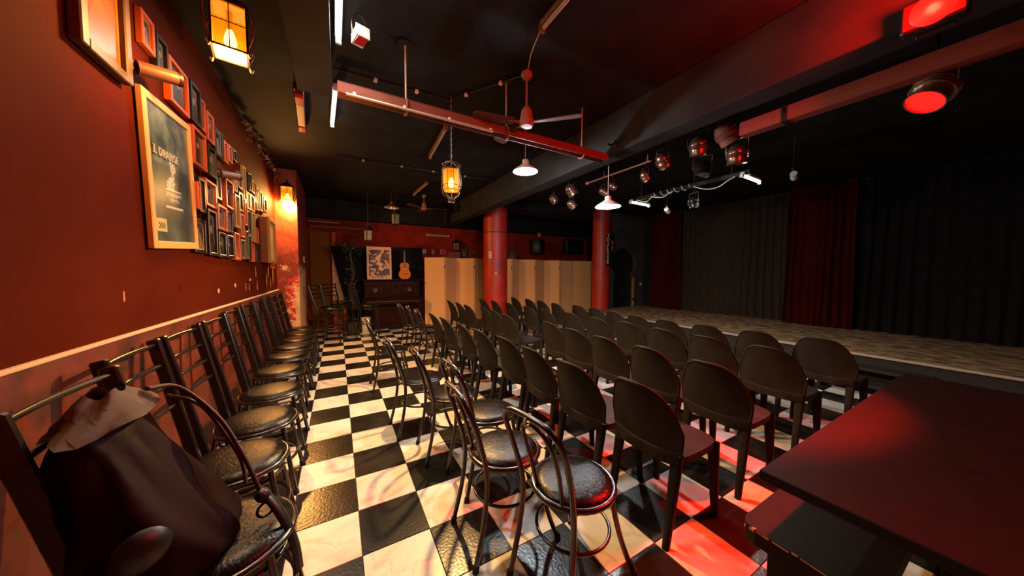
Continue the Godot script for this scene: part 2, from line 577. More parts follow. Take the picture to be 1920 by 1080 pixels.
# ------------------------------------------------------------------ room shell
func room() -> void:
	# floor slab with tiles proud of the grout
	var fl := struct("floor", MB.new().box(V((WALL_X + RIGHT_X) / 2, -0.054, (BACK_Z + FRONT_Z) / 2), V(RIGHT_X - WALL_X + 0.3, 0.1, FRONT_Z - BACK_Z + 0.3)), mats["grout"], "black and white checkered marble floor")
	var i0 := -3
	var i1 := 24
	var j0 := -9
	var j1 := 21
	var tm := MB.new().box(V(0, -0.002, 0), V(TILE - 0.003, 0.008, TILE - 0.003), Basis.IDENTITY, 0.0015).mesh()
	var cells := []
	for i in range(i0, i1 + 1):
		for j in range(j0, j1 + 1):
			var cx := (i + 0.5) * TILE
			var cz := -(j + 0.5) * TILE
			if cx < WALL_X - TILE * 0.5 or cx > RIGHT_X:
				continue
			if cx > 5.75 and cz > -4.6:
				continue
			var dx := cx + 0.079
			var dz := cz - 1.613
			var f := dx * 0.495 - dz * 0.869      # distance along the room's long view
			var s := dx * 0.869 + dz * 0.495
			var seen := f > 0.3 and absf(s) < f * 1.75 + 0.3
			cells.append([sqrt(dx * dx + dz * dz) + (0.0 if seen else 100.0), cx, cz, (i + j) % 2 == 0, i, j])
	cells.sort_custom(func(a, b): return a[0] < b[0])
	var rest_w := MB.new()
	var rest_b := MB.new()
	for k in cells.size():
		var c: Array = cells[k]
		var h: int = (c[4] * 7 + c[5] * 13 + 200) % 2
		if k < 300:
			var m: Material = mats["black_tile_%d" % h] if c[3] else mats["white_tile_%d" % h]
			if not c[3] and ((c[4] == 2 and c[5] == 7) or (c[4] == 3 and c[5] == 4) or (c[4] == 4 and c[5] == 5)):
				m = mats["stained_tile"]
			var t := inst("tile", tm, m, fl)
			t.position = V(c[1], 0, c[2])
		else:
			(rest_b if c[3] else rest_w).box(V(c[1], -0.002, c[2]), V(TILE - 0.003, 0.008, TILE - 0.003))
	for r in [[rest_w, "white_tile_0", "white_tiles"], [rest_b, "black_tile_0", "black_tiles"]]:
		var o := obj(r[2], r[0], mats[r[1]], fl)
		o.set_meta("kind", "stuff")

	struct("ceiling", MB.new().box(V((WALL_X + RIGHT_X) / 2, CEIL + 0.06, (BACK_Z + FRONT_Z) / 2), V(RIGHT_X - WALL_X + 0.3, 0.12, FRONT_Z - BACK_Z + 0.3)), mats["ceiling_paint"], "flat ceiling painted near black")
	struct("wall_back", MB.new().box(V((WALL_X + RIGHT_X) / 2, CEIL / 2, BACK_Z - 0.075), V(RIGHT_X - WALL_X + 0.3, CEIL, 0.15)), mats["red_wall"], "dark red wall at the back of the hall")
	struct("wall_right", MB.new().box(V(RIGHT_X + 0.075, CEIL / 2, (BACK_Z + FRONT_Z) / 2), V(0.15, CEIL, FRONT_Z - BACK_Z + 0.3)), mats["black_wall"], "black wall behind the stage curtains")
	struct("wall_front", MB.new().box(V((WALL_X + RIGHT_X) / 2, CEIL / 2, FRONT_Z + 0.075), V(RIGHT_X - WALL_X + 0.3, CEIL, 0.15)), mats["red_wall"], "dark red wall opposite the piano")
	# black soffit along the top of the back wall
	struct("trim_1", MB.new().box(V((WALL_X + RIGHT_X) / 2, 2.89, BACK_Z + 0.12), V(RIGHT_X - WALL_X, 0.42, 0.24)), mats["ceiling_paint"], "black soffit along the top of the red back wall")
	# main beam over the pillar row
	struct("ceiling_beam", MB.new().box(V(2.61, 2.885, (BACK_Z + FRONT_Z) / 2), V(0.22, 0.43, FRONT_Z - BACK_Z), Basis.IDENTITY, 0.008), mats["beam_paint"], "long dark beam running under the ceiling above the pillar")
	struct("trim_5", MB.new().box(V((2.95 + RIGHT_X) / 2, 3.005, -5.0), V(RIGHT_X - 2.95, 0.19, 0.62)), mats["ceiling_paint"], "dark cross beam over the round pillar")
	# boxed beam near the tubes, ends above the photo wall
	struct("ceiling_box", MB.new().box(V(-0.20, 2.95, 0.835), V(0.23, 0.30, 4.33), Basis.IDENTITY, 0.006), mats["beam_paint"], "boxed beam under the ceiling beside the bright tubes")

	# round pillars
	var p1 := struct("pillar", MB.new().lathe([Vector2(0, 0), Vector2(0.285, 0), Vector2(0.285, 2.91), Vector2(0, 2.91)], 40), mats["red_pillar"], "round red pillar in front of the folding screens")
	p1.position = V(3.23, 0, -5.0)
	obj("band", MB.new().lathe([Vector2(0.284, 2.325), Vector2(0.291, 2.325), Vector2(0.291, 2.345), Vector2(0.284, 2.345)], 40, Transform3D.IDENTITY, false), mats["iron"], p1, "thin dark band round the pillar")
	var patchy := MB.new()
	for s in [[V(-0.02, 1.375, 0), 0.022, 0.05], [V(0.22, 1.36, 0), 0.006, 0.02], [V(0.16, 0.95, 0), 0.006, 0.012]]:
		blotch(patchy, s[0], s[1], s[2], 0.287)
	obj("plaster_chip", patchy, mats["plaster"], p1, "pale chips in the red paint")
	var nt := obj("notice", MB.new(). box(V(0, 0, 0), V(0.07, 0.16, 0.004)), mats["paper"], p1, "small paper notice")
	nt.position = V(-0.225, 1.81, 0.178)
	nt.rotation.y = -0.90
	for k in 3:
		obj("notice_line", MB.new().box(V(0, 0.045 - k * 0.045, 0.003), V(0.045, 0.018, 0.002)), mats["red_letter"], nt)
	var p2 := struct("pillar", MB.new().lathe([Vector2(0, 0), Vector2(0.235, 0), Vector2(0.235, CEIL), Vector2(0, CEIL)], 40), mats["red_pillar"], "round red pillar beside the stage with the toilet sign")
	p2.position = V(6.26, 0, -4.55)

	# partition with the arched passage beside the stage
	var ol := PackedVector2Array([Vector2(6.48, 0), Vector2(6.48, CEIL), Vector2(RIGHT_X, CEIL), Vector2(RIGHT_X, 0), Vector2(7.72, 0), Vector2(7.72, 1.30), Vector2(7.68, 1.38), Vector2(7.76, 1.46)])
	for k in 13:
		var a := lerpf(-0.35, PI + 0.35, k / 12.0)
		ol.append(Vector2(7.29 + cos(a) * 0.52, 1.66 + sin(a) * 0.48))
	ol.append_array(PackedVector2Array([Vector2(6.82, 1.46), Vector2(6.88, 1.38), Vector2(6.84, 1.30), Vector2(6.84, 0)]))
	struct("wall_arch", MB.new().extrude(ol, 0.12, Transform3D(Basis.IDENTITY, V(0, 0, -4.68))), mats["arch_wall"], "black partition with a horseshoe arch doorway beside the stage")
	var post := thing("wooden_post", "bare wooden post standing at the edge of the arch", "post", V(7.60, 0.4, -4.55))
	obj("shaft", MB.new().box(V(0, 0.43, 0), V(0.07, 0.86, 0.05), Basis.IDENTITY, 0.006), mats["bare_wood"], post)
	obj("knob", MB.new().lathe([Vector2(0, -0.04), Vector2(0.05, -0.02), Vector2(0.05, 0.02), Vector2(0, 0.04)], 12, Transform3D(Basis.IDENTITY, V(-0.02, 0.22, 0.03))), mats["iron"], post)
	var sw := thing("wall_switch", "small white switch on the black partition right of the arch", "switch", V(8.02, 1.06, -4.615))
	obj("plate", MB.new().box(V(0, 0, 0), V(0.07, 0.09, 0.012), Basis.IDENTITY, 0.003), mats["white_plastic"], sw)
	obj("rocker", MB.new().box(V(0, 0, 0.008), V(0.03, 0.045, 0.008), Basis.IDENTITY, 0.002), mats["white_plastic"], sw)

	# toilet sign on the second pillar
	var sg := thing("toilet_sign", "black board with upright cream letters TOILETTE on the right pillar", "sign", V(6.30, 1.62, -4.27))
	obj("board", MB.new().box(V(0, 0.40, 0), V(0.30, 0.84, 0.02), Basis.IDENTITY, 0.003), mats["sign_black"], sg)
	var word := "TOILETTE"
	for k in word.length():
		letter(sg, word[k], V(-0.09, 0.76 - k * 0.097, 0.012), 0.105, mats["cream_letter"])
	for k in 2:
		obj("arrow", MB.new().extrude(PackedVector2Array([Vector2(-0.03, -0.06), Vector2(0.03, -0.06), Vector2(0.03, 0.02), Vector2(0.055, 0.02), Vector2(0, 0.075), Vector2(-0.055, 0.02), Vector2(-0.03, 0.02)]), 0.004, Transform3D(Basis.IDENTITY, V(0.07, 0.60 - k * 0.16, 0.012))), mats["red_letter"], sg, "red arrow mark")

func letter(parent: Node, s: String, at: Vector3, h: float, m: Material) -> MeshInstance3D:
	var t := TextMesh.new()
	var f := SystemFont.new()
	f.font_names = PackedStringArray(["Droid Sans"])
	f.font_weight = 700
	t.font = f
	t.text = s
	t.font_size = 32
	t.pixel_size = h / 21.0
	t.depth = 0.004
	t.curve_step = 2.0
	var o := inst("letter", t, m, parent)
	o.position = at
	return o

# irregular paint chip wrapped on a cylinder of radius rad (angle from local x offset)
func blotch(mb: MB, c: Vector3, w: float, h: float, rad: float) -> void:
	var base := mb.v.size()
	# face the hall: direction towards -x +z
	var a0 := atan2(5.56, -2.8) + c.x * 2.2
	var pts := []
	for k in 12:
		var a := TAU * k / 12
		var r := 0.75 + 0.35 * sin(a * 3.0 + c.y * 9.0)
		pts.append(Vector2(a0 - cos(a) * w * r / rad * 1.2, c.y + sin(a) * h * r))
	var nn := V(cos(a0), 0, sin(a0))
	mb.vert(V(cos(a0) * rad, c.y, sin(a0) * rad), nn)
	for p in pts:
		mb.vert(V(cos(p.x) * rad, p.y, sin(p.x) * rad), nn)
	for k in 12:
		mb.tri(base, base + 1 + k, base + 1 + (k + 1) % 12)

# ------------------------------------------------------------------ stage
func stage() -> void:
	var st := struct("stage", MB.new().box(V((5.62 + RIGHT_X) / 2, 0.185, (-4.6 + FRONT_Z) / 2), V(RIGHT_X - 5.62, 0.37, FRONT_Z + 4.6)), mats["stage_black"], "low wooden stage with worn boards along the right side")
	for k in 17:
		var w := (RIGHT_X - 5.6) / 17.0
		obj("board", MB.new().box(V(5.6 + (k + 0.5) * w, 0.385 + (k % 3) * 0.0008, (-4.6 + FRONT_Z) / 2), V(w - 0.006, 0.03, FRONT_Z + 4.6), Basis.IDENTITY, 0.003), mats["stage_board_%d" % (k % 4)], st)
	obj("edge_strip", MB.new().box(V(5.592, 0.39, (-4.6 + FRONT_Z) / 2), V(0.016, 0.03, FRONT_Z + 4.6), Basis.IDENTITY, 0.003), mats["edge_strip"], st, "pale metal strip along the stage edge")
	var sp := thing("stage_steps", "dark wooden steps leading up to the stage at right", "steps", V(5.40, 0, 0.62))
	obj("lower_tread", MB.new().box(V(-0.13, 0.12, 0), V(0.30, 0.035, 0.85), Basis.IDENTITY, 0.005), mats["stage_black"], sp)
	obj("upper_tread", MB.new().box(V(0.06, 0.26, 0), V(0.24, 0.035, 0.85), Basis.IDENTITY, 0.005), mats["stage_black"], sp)
	for s in [-1.0, 1.0]:
		obj("side_board", MB.new().extrude(PackedVector2Array([Vector2(-0.26, 0), Vector2(-0.26, 0.10), Vector2(-0.05, 0.10), Vector2(-0.05, 0.24), Vector2(0.17, 0.24), Vector2(0.17, 0)]), 0.03, Transform3D(Basis.IDENTITY, V(0, 0, s * 0.39))), mats["stage_black"], sp)
	curtain("stage_curtain", "curtain_red", -4.22, -3.32, 7.93, "dark red curtain at the back of the stage next to the arch", 11)
	curtain("stage_curtain", "curtain_brown", -3.36, -1.02, 8.06, "wide grey brown curtain between the two red stage curtains", 17)
	curtain("stage_curtain", "curtain_red", -1.08, -0.12, 7.86, "dark red curtain at the right of the brown stage curtain", 9)
	curtain("stage_curtain", "curtain_black", -0.16, 2.9, 8.0, "black curtain at the far right of the stage", 20)

func curtain(called: String, m: String, z0: float, z1: float, x: float, label: String, folds: int) -> void:
	var rows := []
	var cols := folds * 6
	for i in 9:
		var t := i / 8.0
		var y := lerpf(CEIL - 0.02, 0.405, t)
		var row := []
		for j in cols + 1:
			var s := float(j) / cols
			var ph := s * folds * TAU
			var amp := 0.028 + 0.018 * sin(s * 9.0 + 1.0) + 0.012 * t
			row.append(V(x - amp * sin(ph + 0.5 * sin(s * 13.0)) - 0.03 * t * sin(s * 5.0), y + 0.012 * sin(ph * 0.5) * t, lerpf(z0, z1, s) + 0.02 * sin(t * 4.0 + s * 11.0) * t))
		rows.append(row)
	var c := thing(called, label, "curtain")
	obj("cloth", MB.new().patch(rows, V(-1, 0, 0)), mats[m], c)
	obj("rod", MB.new().tube(PackedVector3Array([V(x + 0.03, CEIL - 0.03, z0), V(x + 0.03, CEIL - 0.03, z1)]), 0.012), mats["iron"], c)

# ------------------------------------------------------------------ photo wall
func photo_image(k: int) -> Image:
	var im := Image.create(48, 64, false, Image.FORMAT_RGB8)
	var f := FastNoiseLite.new()
	f.seed = 300 + k
	f.frequency = 0.05
	var dark := Color(0.12, 0.08, 0.06)
	var mid := Color(0.36, 0.27, 0.21)
	var light := Color(0.70, 0.59, 0.49)
	var hx := 20.0 + (k * 5) % 9
	var hy := 16.0 + (k * 7) % 8
	var hr := 6.0 + k % 3 * 1.6
	for y in 64:
		for x in 48:
			var b := 0.30 + 0.32 * f.get_noise_2d(x * 1.5, y * 1.2)
			if k % 3 == 1:
				b += 0.22
			var dx := (x - hx) / hr
			var dy := (y - hy) / (hr * 1.35)
			var body := absf(x - hx - 2.0) < 5.0 + (y - hy) * 0.42 and y > hy + hr
			if body:
				b = (0.62 if k % 2 == 0 else 0.10) + 0.28 * f.get_noise_2d(x * 3.0, y * 3.0 + 90.0)
			if dx * dx + dy * dy < 1.0:
				b = 0.78 + 0.2 * f.get_noise_2d(x * 6.0, y * 6.0) - 0.25 * maxf(0.0, dx)
			if dx * dx + (dy + 0.55) * (dy + 0.55) < 0.75 and dy < -0.3:
				b = 0.05
			b = clampf(b, 0.0, 1.0)
			var c := dark.lerp(mid, minf(b * 2.0, 1.0)).lerp(light, maxf(b * 2.0 - 1.0, 0.0))
			if x < 3 or x > 44 or y < 3 or y > 60:
				c = light.lerp(mid, 0.25) if k % 2 == 0 else dark
			im.set_pixel(x, y, c)
	return im

func left_wall() -> void:
	# painted wall with its flaked spots
	var W := 1024
	var H := 314
	var im := Image.create(W, H, false, Image.FORMAT_RGB8)
	var f := FastNoiseLite.new()
	f.seed = 3
	f.frequency = 0.012
	var f2 := FastNoiseLite.new()
	f2.seed = 4
	f2.frequency = 0.09
	var zmin := BACK_Z
	var zl := FRONT_Z - BACK_Z
	for y in H:
		for x in W:
			var t := 0.5 + 0.5 * f.get_noise_2d(x, y * 1.5) + 0.12 * f2.get_noise_2d(x, y)
			im.set_pixel(x, y, Color(0.25, 0.056, 0.011).lerp(Color(0.31, 0.094, 0.018), clampf(t, 0, 1)))
	# flakes: z, y, width, height
	var fl := [[-1.86, 1.24, 0.05, 0.035], [-2.35, 1.27, 0.05, 0.035], [-2.75, 1.24, 0.02, 0.10], [-2.95, 1.31, 0.08, 0.03], [-2.9, 1.22, 0.02, 0.08], [-3.25, 1.40, 0.03, 0.16], [-3.3, 1.22, 0.03, 0.12], [-3.9, 1.30, 0.04, 0.22], [-4.05, 1.40, 0.05, 0.18], [-4.2, 1.25, 0.03, 0.15], [-0.54, 1.28, 0.015, 0.05], [-4.4, 1.35, 0.05, 0.25]]
	for q in fl:
		var cx: float = (q[0] - zmin) / zl * W
		var cy: float = (1.0 - q[1] / CEIL) * H
		var rw: float = q[2] / zl * W * 0.5
		var rh: float = q[3] / CEIL * H * 0.5
		for yy in range(int(cy - rh * 1.6), int(cy + rh * 1.6) + 1):
			for xx in range(int(cx - rw * 1.8) - 1, int(cx + rw * 1.8) + 2):
				var d := Vector2((xx - cx) / maxf(rw, 0.8), (yy - cy) / maxf(rh, 0.8)).length() + 0.7 * f2.get_noise_2d(xx * 4.0, yy * 4.0)
				if d < 1.0 and xx >= 0 and xx < W and yy >= 0 and yy < H:
					im.set_pixel(xx, yy, Color(0.80, 0.62, 0.46))
	for q in [[-1.15, 1.28, 0.05], [-0.80, 1.29, 0.04], [-1.12, 1.29, 0.03]]:
		var cx := int((q[0] - zmin) / zl * W)
		var cy := int((1.0 - q[1] / CEIL) * H)
		im.fill_rect(Rect2i(cx - 1, cy - 2, 3, 4), Color(0.24, 0.04, 0.02))
	var mb := MB.new()
	mb.quad(V(WALL_X, CEIL, BACK_Z), V(WALL_X, CEIL, FRONT_Z), V(WALL_X, 0, FRONT_Z), V(WALL_X, 0, BACK_Z), V(1, 0, 0))
	mb.box(V(WALL_X - 0.08, CEIL / 2, (BACK_Z + FRONT_Z) / 2), V(0.15, CEIL, zl + 0.3))
	img_mat("left_wall_paint", im, 0.8).metallic_specular = 0.15
	struct("wall_left", mb, mats["left_wall_paint"], "red painted wall covered with framed photographs")
	# wainscot
	var wi := seamless(0.02, 17, 256, FastNoiseLite.TYPE_SIMPLEX_SMOOTH, 4)
	tri_mat("wainscot", ramp_image(wi, [Color(0.26, 0.10, 0.04), Color(0.42, 0.15, 0.06), Color(0.36, 0.18, 0.08)], [0.2, 0.55, 0.85]), 0.7, 0.55)
	struct("trim_2", MB.new().box(V(WALL_X + 0.006, 0.545, (BACK_Z + FRONT_Z) / 2), V(0.012, 1.09, zl)), mats["wainscot"], "worn brown dado panel on the lower left wall")
	struct("trim_3", MB.new().box(V(WALL_X + 0.012, 1.097, (BACK_Z + FRONT_Z) / 2), V(0.024, 0.014, zl), Basis.IDENTITY, 0.003), mats["plaster"], "thin pale rail along the left wall")

	# projecting wall pier with flaked plaster
	var PW := 411
	var PH := 620
	var pi_ := Image.create(PW, PH, false, Image.FORMAT_RGB8)
	var fa := FastNoiseLite.new()
	fa.seed = 9
	fa.frequency = 0.03
	for y in PH:
		for x in PW:
			var u := x * 0.005
			var h := (1.0 - float(y) / PH) * CEIL
			var nz := fa.get_noise_2d(x, y)
			var fine := f2.get_noise_2d(x * 2.0, y * 2.0)
			var c := Color(0.47, 0.14, 0.045).lerp(Color(0.54, 0.19, 0.06), 0.5 + nz)
			# flaked zone
			var zone := -1.0
			if u <= 0.31:
				zone = minf((u - 0.11) * 9.0 - maxf(0.0, h - 0.9) * 0.5, (1.40 - h) * 3.0)
			else:
				zone = minf((1.55 - u) * 3.0, (1.46 - h) * 3.0) + 0.25
			zone += 0.9 * nz + 0.25 * fine
			if zone > 0.25:
				var red := fa.get_noise_2d(x * 1.3 + 400.0, y * 1.3) + 0.5 * fine
				c = Color(0.86, 0.66, 0.47)
				if (u < 0.24 and red > -0.02) or (h > 1.15 and u < 0.3 and red > -0.25):
					c = Color(0.80, 0.16, 0.07)
				elif fine > 0.42:
					c = Color(0.60, 0.38, 0.22)
			if Vector2((u - 0.11) / 0.06, (h - 1.47) / 0.05).length() + fine * 0.8 + nz < 0.9:
				c = Color(0.82, 0.68, 0.5)
			pi_.set_pixel(x, y, c)
	var pm := img_mat("pier_paint", pi_, 0.55)
	pm.normal_enabled = true
	pm.normal_texture = ImageTexture.create_from_image(normal_of(seamless(0.02, 19, 256), 2.0))
	pm.normal_scale = 0.7
	var pz := -4.75
	var px := -0.645
	var k1 := 0.305 / 2.055
	var pb := MB.new()
	pb.quad(V(WALL_X, CEIL, pz), V(px, CEIL, pz), V(px, 0, pz), V(WALL_X, 0, pz), V(0, 0, 1), Vector2(0, 0), Vector2(k1, 0), Vector2(k1, 1), Vector2(0, 1))
	pb.quad(V(px, CEIL, pz), V(px, CEIL, pz - 1.75), V(px, 0, pz - 1.75), V(px, 0, pz), V(1, 0, 0), Vector2(k1, 0), Vector2(1, 0), Vector2(1, 1), Vector2(k1, 1))
	pb.quad(V(px, CEIL, pz - 1.75), V(WALL_X, CEIL, pz - 1.75), V(WALL_X, 0, pz - 1.75), V(px, 0, pz - 1.75), V(0, 0, -1), Vector2(0, 0), Vector2(0.1, 0), Vector2(0.1, 0.3), Vector2(0, 0.3))
	struct("wall_pier", pb, pm, "orange wall pier with flaked plaster at the end of the photo wall")
	var sw := thing("wall_switch", "white light switch on the side of the flaked wall pier", "switch", V(px + 0.008, 1.64, -5.75))
	obj("plate", MB.new().box(V(0, 0, 0), V(0.014, 0.12, 0.30), Basis.IDENTITY, 0.003), mats["white_plastic"], sw)
	obj("rocker", MB.new().box(V(0.009, 0, 0), V(0.008, 0.06, 0.13), Basis.IDENTITY, 0.002), mats["frame_black"], sw)

	# big framed poster
	var po := thing("framed_poster", "green grey chalk style poster in a pale pine frame on the left wall", "poster", V(WALL_X + 0.022, 1.945, -1.02))
	po.rotation.x = 0.06
	var pw := 0.60
	var ph := 0.82
	var bd := 0.042
	for s in [-1.0, 1.0]:
		obj("frame_side", MB.new().box(V(0, 0, s * (pw / 2 - bd / 2)), V(0.028, ph, bd), Basis.IDENTITY, 0.004), mats["pine"], po)
		obj("frame_rail", MB.new().box(V(0, s * (ph / 2 - bd / 2), 0), V(0.028, bd, pw - bd * 2), Basis.IDENTITY, 0.004), mats["pine"], po)
	var gim := Image.create(160, 220, false, Image.FORMAT_RGB8)
	var gn := FastNoiseLite.new()
	gn.seed = 15
	gn.frequency = 0.018
	gn.domain_warp_enabled = true
	gn.domain_warp_amplitude = 25.0
	for y in 220:
		for x in 160:
			var t := 0.5 + gn.get_noise_2d(x, y)
			t = t if y < 90 else t * 0.5
			gim.set_pixel(x, y, Color(0.19, 0.235, 0.225).lerp(Color(0.42, 0.47, 0.42), clampf(t, 0, 1)))
	# figure and lines of print (u runs away from the viewer)
	for y in range(78, 128):
		for x in range(56, 104):
			var t := (y - 78) / 50.0
			var cx := 76.0 + 8.0 * sin(t * 5.0)
			var hw := 6.0 + 5.0 * absf(sin(t * 7.0)) + (7.0 if t > 0.72 else 0.0)
			if absf(x - cx) < hw and gn.get_noise_2d(x * 9.0, y * 9.0) > -0.18:
				gim.set_pixel(x, y, Color(0.78, 0.76, 0.68))
	for r in [[128, 52, 112, 3], [134, 52, 112, 7], [144, 62, 104, 6], [158, 46, 116, 4]]:
		for x in range(r[1], r[2]):
			for y in range(r[0], r[0] + r[3]):
				if r[3] <= 4 or gn.get_noise_2d(x * 22.0, y * 16.0) > 0.0:
					gim.set_pixel(x, y, Color(0.76, 0.75, 0.69))
	for y in range(182, 204):
		for x in range(8, 44):
			gim.set_pixel(x, y, Color(0.72, 0.66, 0.42))
			if y > 188 and y < 199 and x > 14 and x < 38 and (x / 3 + y / 4) % 2 == 0:
				gim.set_pixel(x, y, Color(0.16, 0.15, 0.11))
	var pic := MB.new()
	var a := pw / 2 - bd
	var b := ph / 2 - bd
	pic.quad(V(0.004, b, a), V(0.004, b, -a), V(0.004, -b, -a), V(0.004, -b, a), V(1, 0, 0))
	pic.box(V(-0.008, 0, 0), V(0.02, b * 2, a * 2))
	obj("print", pic, img_mat("poster_print", gim, 0.35), po)
	var tt := letter(po, "I. DRANSE", V(0.008, 0.125, 0.07), 0.042, mats["poster_white"])
	tt.rotation.y = PI / 2
	tt.rotation.x = 0.0

	# framed photographs: kind, z, y, width, height
	for k in 6:
		img_mat("photo_%d" % k, photo_image(k), 0.28)
	var F := [["O", -0.817, 2.66, 0.125, 0.16], ["K", -0.957, 2.62, 0.13, 0.19], ["O", -1.158, 2.55, 0.25, 0.24], ["P", -1.385, 1.93, 0.05, 0.17], ["K", -1.42, 1.652, 0.21, 0.215], ["K", -1.475, 1.949, 0.115, 0.22], ["K", -1.42, 2.57, 0.17, 0.24], ["O", -1.446, 2.27, 0.225, 0.235], ["O", -1.575, 2.56, 0.09, 0.20], ["O", -1.665, 1.999, 0.225, 0.18], ["K", -1.655, 1.70, 0.185, 0.316], ["K", -1.694, 2.256, 0.165, 0.21], ["O", -1.735, 2.53, 0.14, 0.20], ["K", -1.852, 2.11, 0.105, 0.20], ["O", -1.908, 1.852, 0.225, 0.19], ["K", -1.867, 1.621, 0.185, 0.185], ["K", -1.93, 2.48, 0.185, 0.21], ["O", -2.10, 2.465, 0.10, 0.17], ["O", -2.14, 2.102, 0.215, 0.232], ["K", -2.09, 1.623, 0.18, 0.18], ["K", -2.146, 1.85, 0.165, 0.18], ["O", -2.235, 2.494, 0.10, 0.14], ["O", -2.33, 1.639, 0.168, 0.235], ["G", -2.36, 1.985, 0.155, 0.29], ["G", -2.38, 2.25, 0.10, 0.13], ["K", -2.38, 2.535, 0.115, 0.10], ["O", -2.55, 1.867, 0.135, 0.22], ["N", -2.51, 1.622, 0.14, 0.18], ["N", -2.55, 2.33, 0.14, 0.15], ["K", -2.535, 2.112, 0.14, 0.17], ["O", -2.70, 2.02, 0.09, 0.231], ["N", -2.69, 1.681, 0.124, 0.27], ["G", -2.74, 2.345, 0.113, 0.33], ["K", -2.84, 1.957, 0.145, 0.21], ["K", -2.82, 1.658, 0.09, 0.25], ["K", -2.87, 2.402, 0.073, 0.18], ["G", -2.89, 2.19, 0.126, 0.17], ["K", -2.985, 2.422, 0.078, 0.18], ["O", -2.96, 1.615, 0.14, 0.19], ["G", -3.02, 1.911, 0.147, 0.31], ["O", -3.07, 2.20, 0.17, 0.17], ["G", -3.10, 2.40, 0.10, 0.14], ["K", -3.15, 1.609, 0.16, 0.17], ["O", -3.20, 1.834, 0.127, 0.17], ["K", -3.22, 2.316, 0.06, 0.29], ["G", -3.33, 2.302, 0.10, 0.25], ["G", -3.50, 2.312, 0.15, 0.23], ["O", -3.75, 2.307, 0.2, 0.16], ["O", -4.25, 1.562, 0.22, 0.21], ["K", -4.30, 1.773, 0.2, 0.15], ["K", -4.30, 2.009, 0.22, 0.24]]
	var kinds := {"O": ["frame_orange", "orange wood"], "K": ["frame_black", "black"], "G": ["frame_gold", "gilded"], "N": ["frame_brown", "olive brown"], "P": ["frame_pink", "salmon"]}
	var bands := [[2.43, "top row"], [2.17, "second row"], [1.90, "third row"], [1.74, "fourth row"], [0.0, "lowest row"]]
	var counts := {}
	for i in F.size():
		var q: Array = F[i]
		var bnd := "lowest row"
		for bb in bands:
			if q[2] > bb[0]:
				bnd = bb[1]
				break
		var key: String = q[0] + bnd
		counts[key] = counts.get(key, 0) + 1
		var lab := "%s %s framed photograph from the poster in the %s of the photo wall" % [ORD[counts[key] - 1], kinds[q[0]][1], bnd]
		var fr := thing("photo_frame", lab, "picture frame", V(WALL_X + 0.002, q[2], q[1]), 0.0, "framed photographs on the left wall")
		var w: float = q[3] * 1.06
		var h: float = q[4] * 1.12
		var bw := minf(0.022, w * 0.17)
		var dp: float = 0.028 + 0.004 * (i % 4)
		var fm := MB.new()
		for s in [-1.0, 1.0]:
			fm.box(V(dp / 2, 0, s * (w - bw) / 2), V(dp, h, bw), Basis.IDENTITY, 0.003)
			fm.box(V(dp / 2, s * (h - bw) / 2, 0), V(dp, bw, w - 2 * bw), Basis.IDENTITY, 0.003)
		obj("frame", fm, mats[kinds[q[0]][0]], fr)
		var pc := MB.new()
		var hw := w / 2 - bw
		var hh := h / 2 - bw
		pc.quad(V(dp * 0.55, hh, hw), V(dp * 0.55, hh, -hw), V(dp * 0.55, -hh, -hw), V(dp * 0.55, -hh, hw), V(1, 0, 0))
		pc.box(V(dp * 0.25, 0, 0), V(dp * 0.5, hh * 2, hw * 2))
		obj("photograph", pc, mats["photo_%d" % ((i * 5 + int(q[2] * 10)) % 6)], fr)
	# deep gilded box frame near the pier
	var dfm := thing("box_frame", "deep gilded box frame standing out from the wall near the pier", "picture frame", V(WALL_X, 1.82, -3.79))
	obj("case", MB.new().box(V(0.04, 0, 0.0), V(0.08, 0.60, 0.50), Basis.IDENTITY, 0.004), mats["copper"], dfm)
	var dd := MB.new()
	for s in [-1.0, 1.0]:
		dd.box(V(0.090, 0, s * 0.225), V(0.03, 0.61, 0.06), Basis.IDENTITY, 0.004)
		dd.box(V(0.090, s * 0.28, 0), V(0.03, 0.05, 0.39), Basis.IDENTITY, 0.004)
	obj("frame", dd, mats["frame_gold"], dfm)
	obj("print", MB.new().box(V(0.083, 0, 0), V(0.012, 0.52, 0.40)), mats["pine"], dfm)
	# large photograph at the edge above the poster
	var lf := thing("photo_frame", "large dark framed yellow picture above the left corner of the poster", "picture frame", V(WALL_X + 0.002, 2.50, -0.44), 0.0, "framed photographs on the left wall")
	var lm := MB.new()
	for s in [-1.0, 1.0]:
		lm.box(V(0.02, 0, s * 0.15), V(0.04, 0.44, 0.045), Basis.IDENTITY, 0.005)
		lm.box(V(0.02, s * 0.20, 0), V(0.04, 0.045, 0.26), Basis.IDENTITY, 0.005)
	obj("frame", lm, mats["frame_brown"], lf)
	var yim := photo_image(4)
	for y in 64:
		for x in 48:
			var c := yim.get_pixel(x, y)
			yim.set_pixel(x, y, Color(0.78, 0.52, 0.16).lerp(Color(0.25, 0.10, 0.05), 1.0 - c.r))
	var lp := MB.new()
	lp.quad(V(0.018, 0.18, 0.13), V(0.018, 0.18, -0.13), V(0.018, -0.18, -0.13), V(0.018, -0.18, 0.13), V(1, 0, 0))
	obj("photograph", lp, img_mat("yellow_print", yim, 0.3), lf)

	# picture lamps
	var lamps := [[V(-0.915, 2.40, -0.66), V(-0.79, 2.425, -0.75), 0.034, "brown tubular lamp above the corner of the green poster"], [V(-0.915, 2.22, -1.88), V(-0.81, 2.235, -1.98), 0.032, "brown tubular lamp in the middle of the photo wall"]]
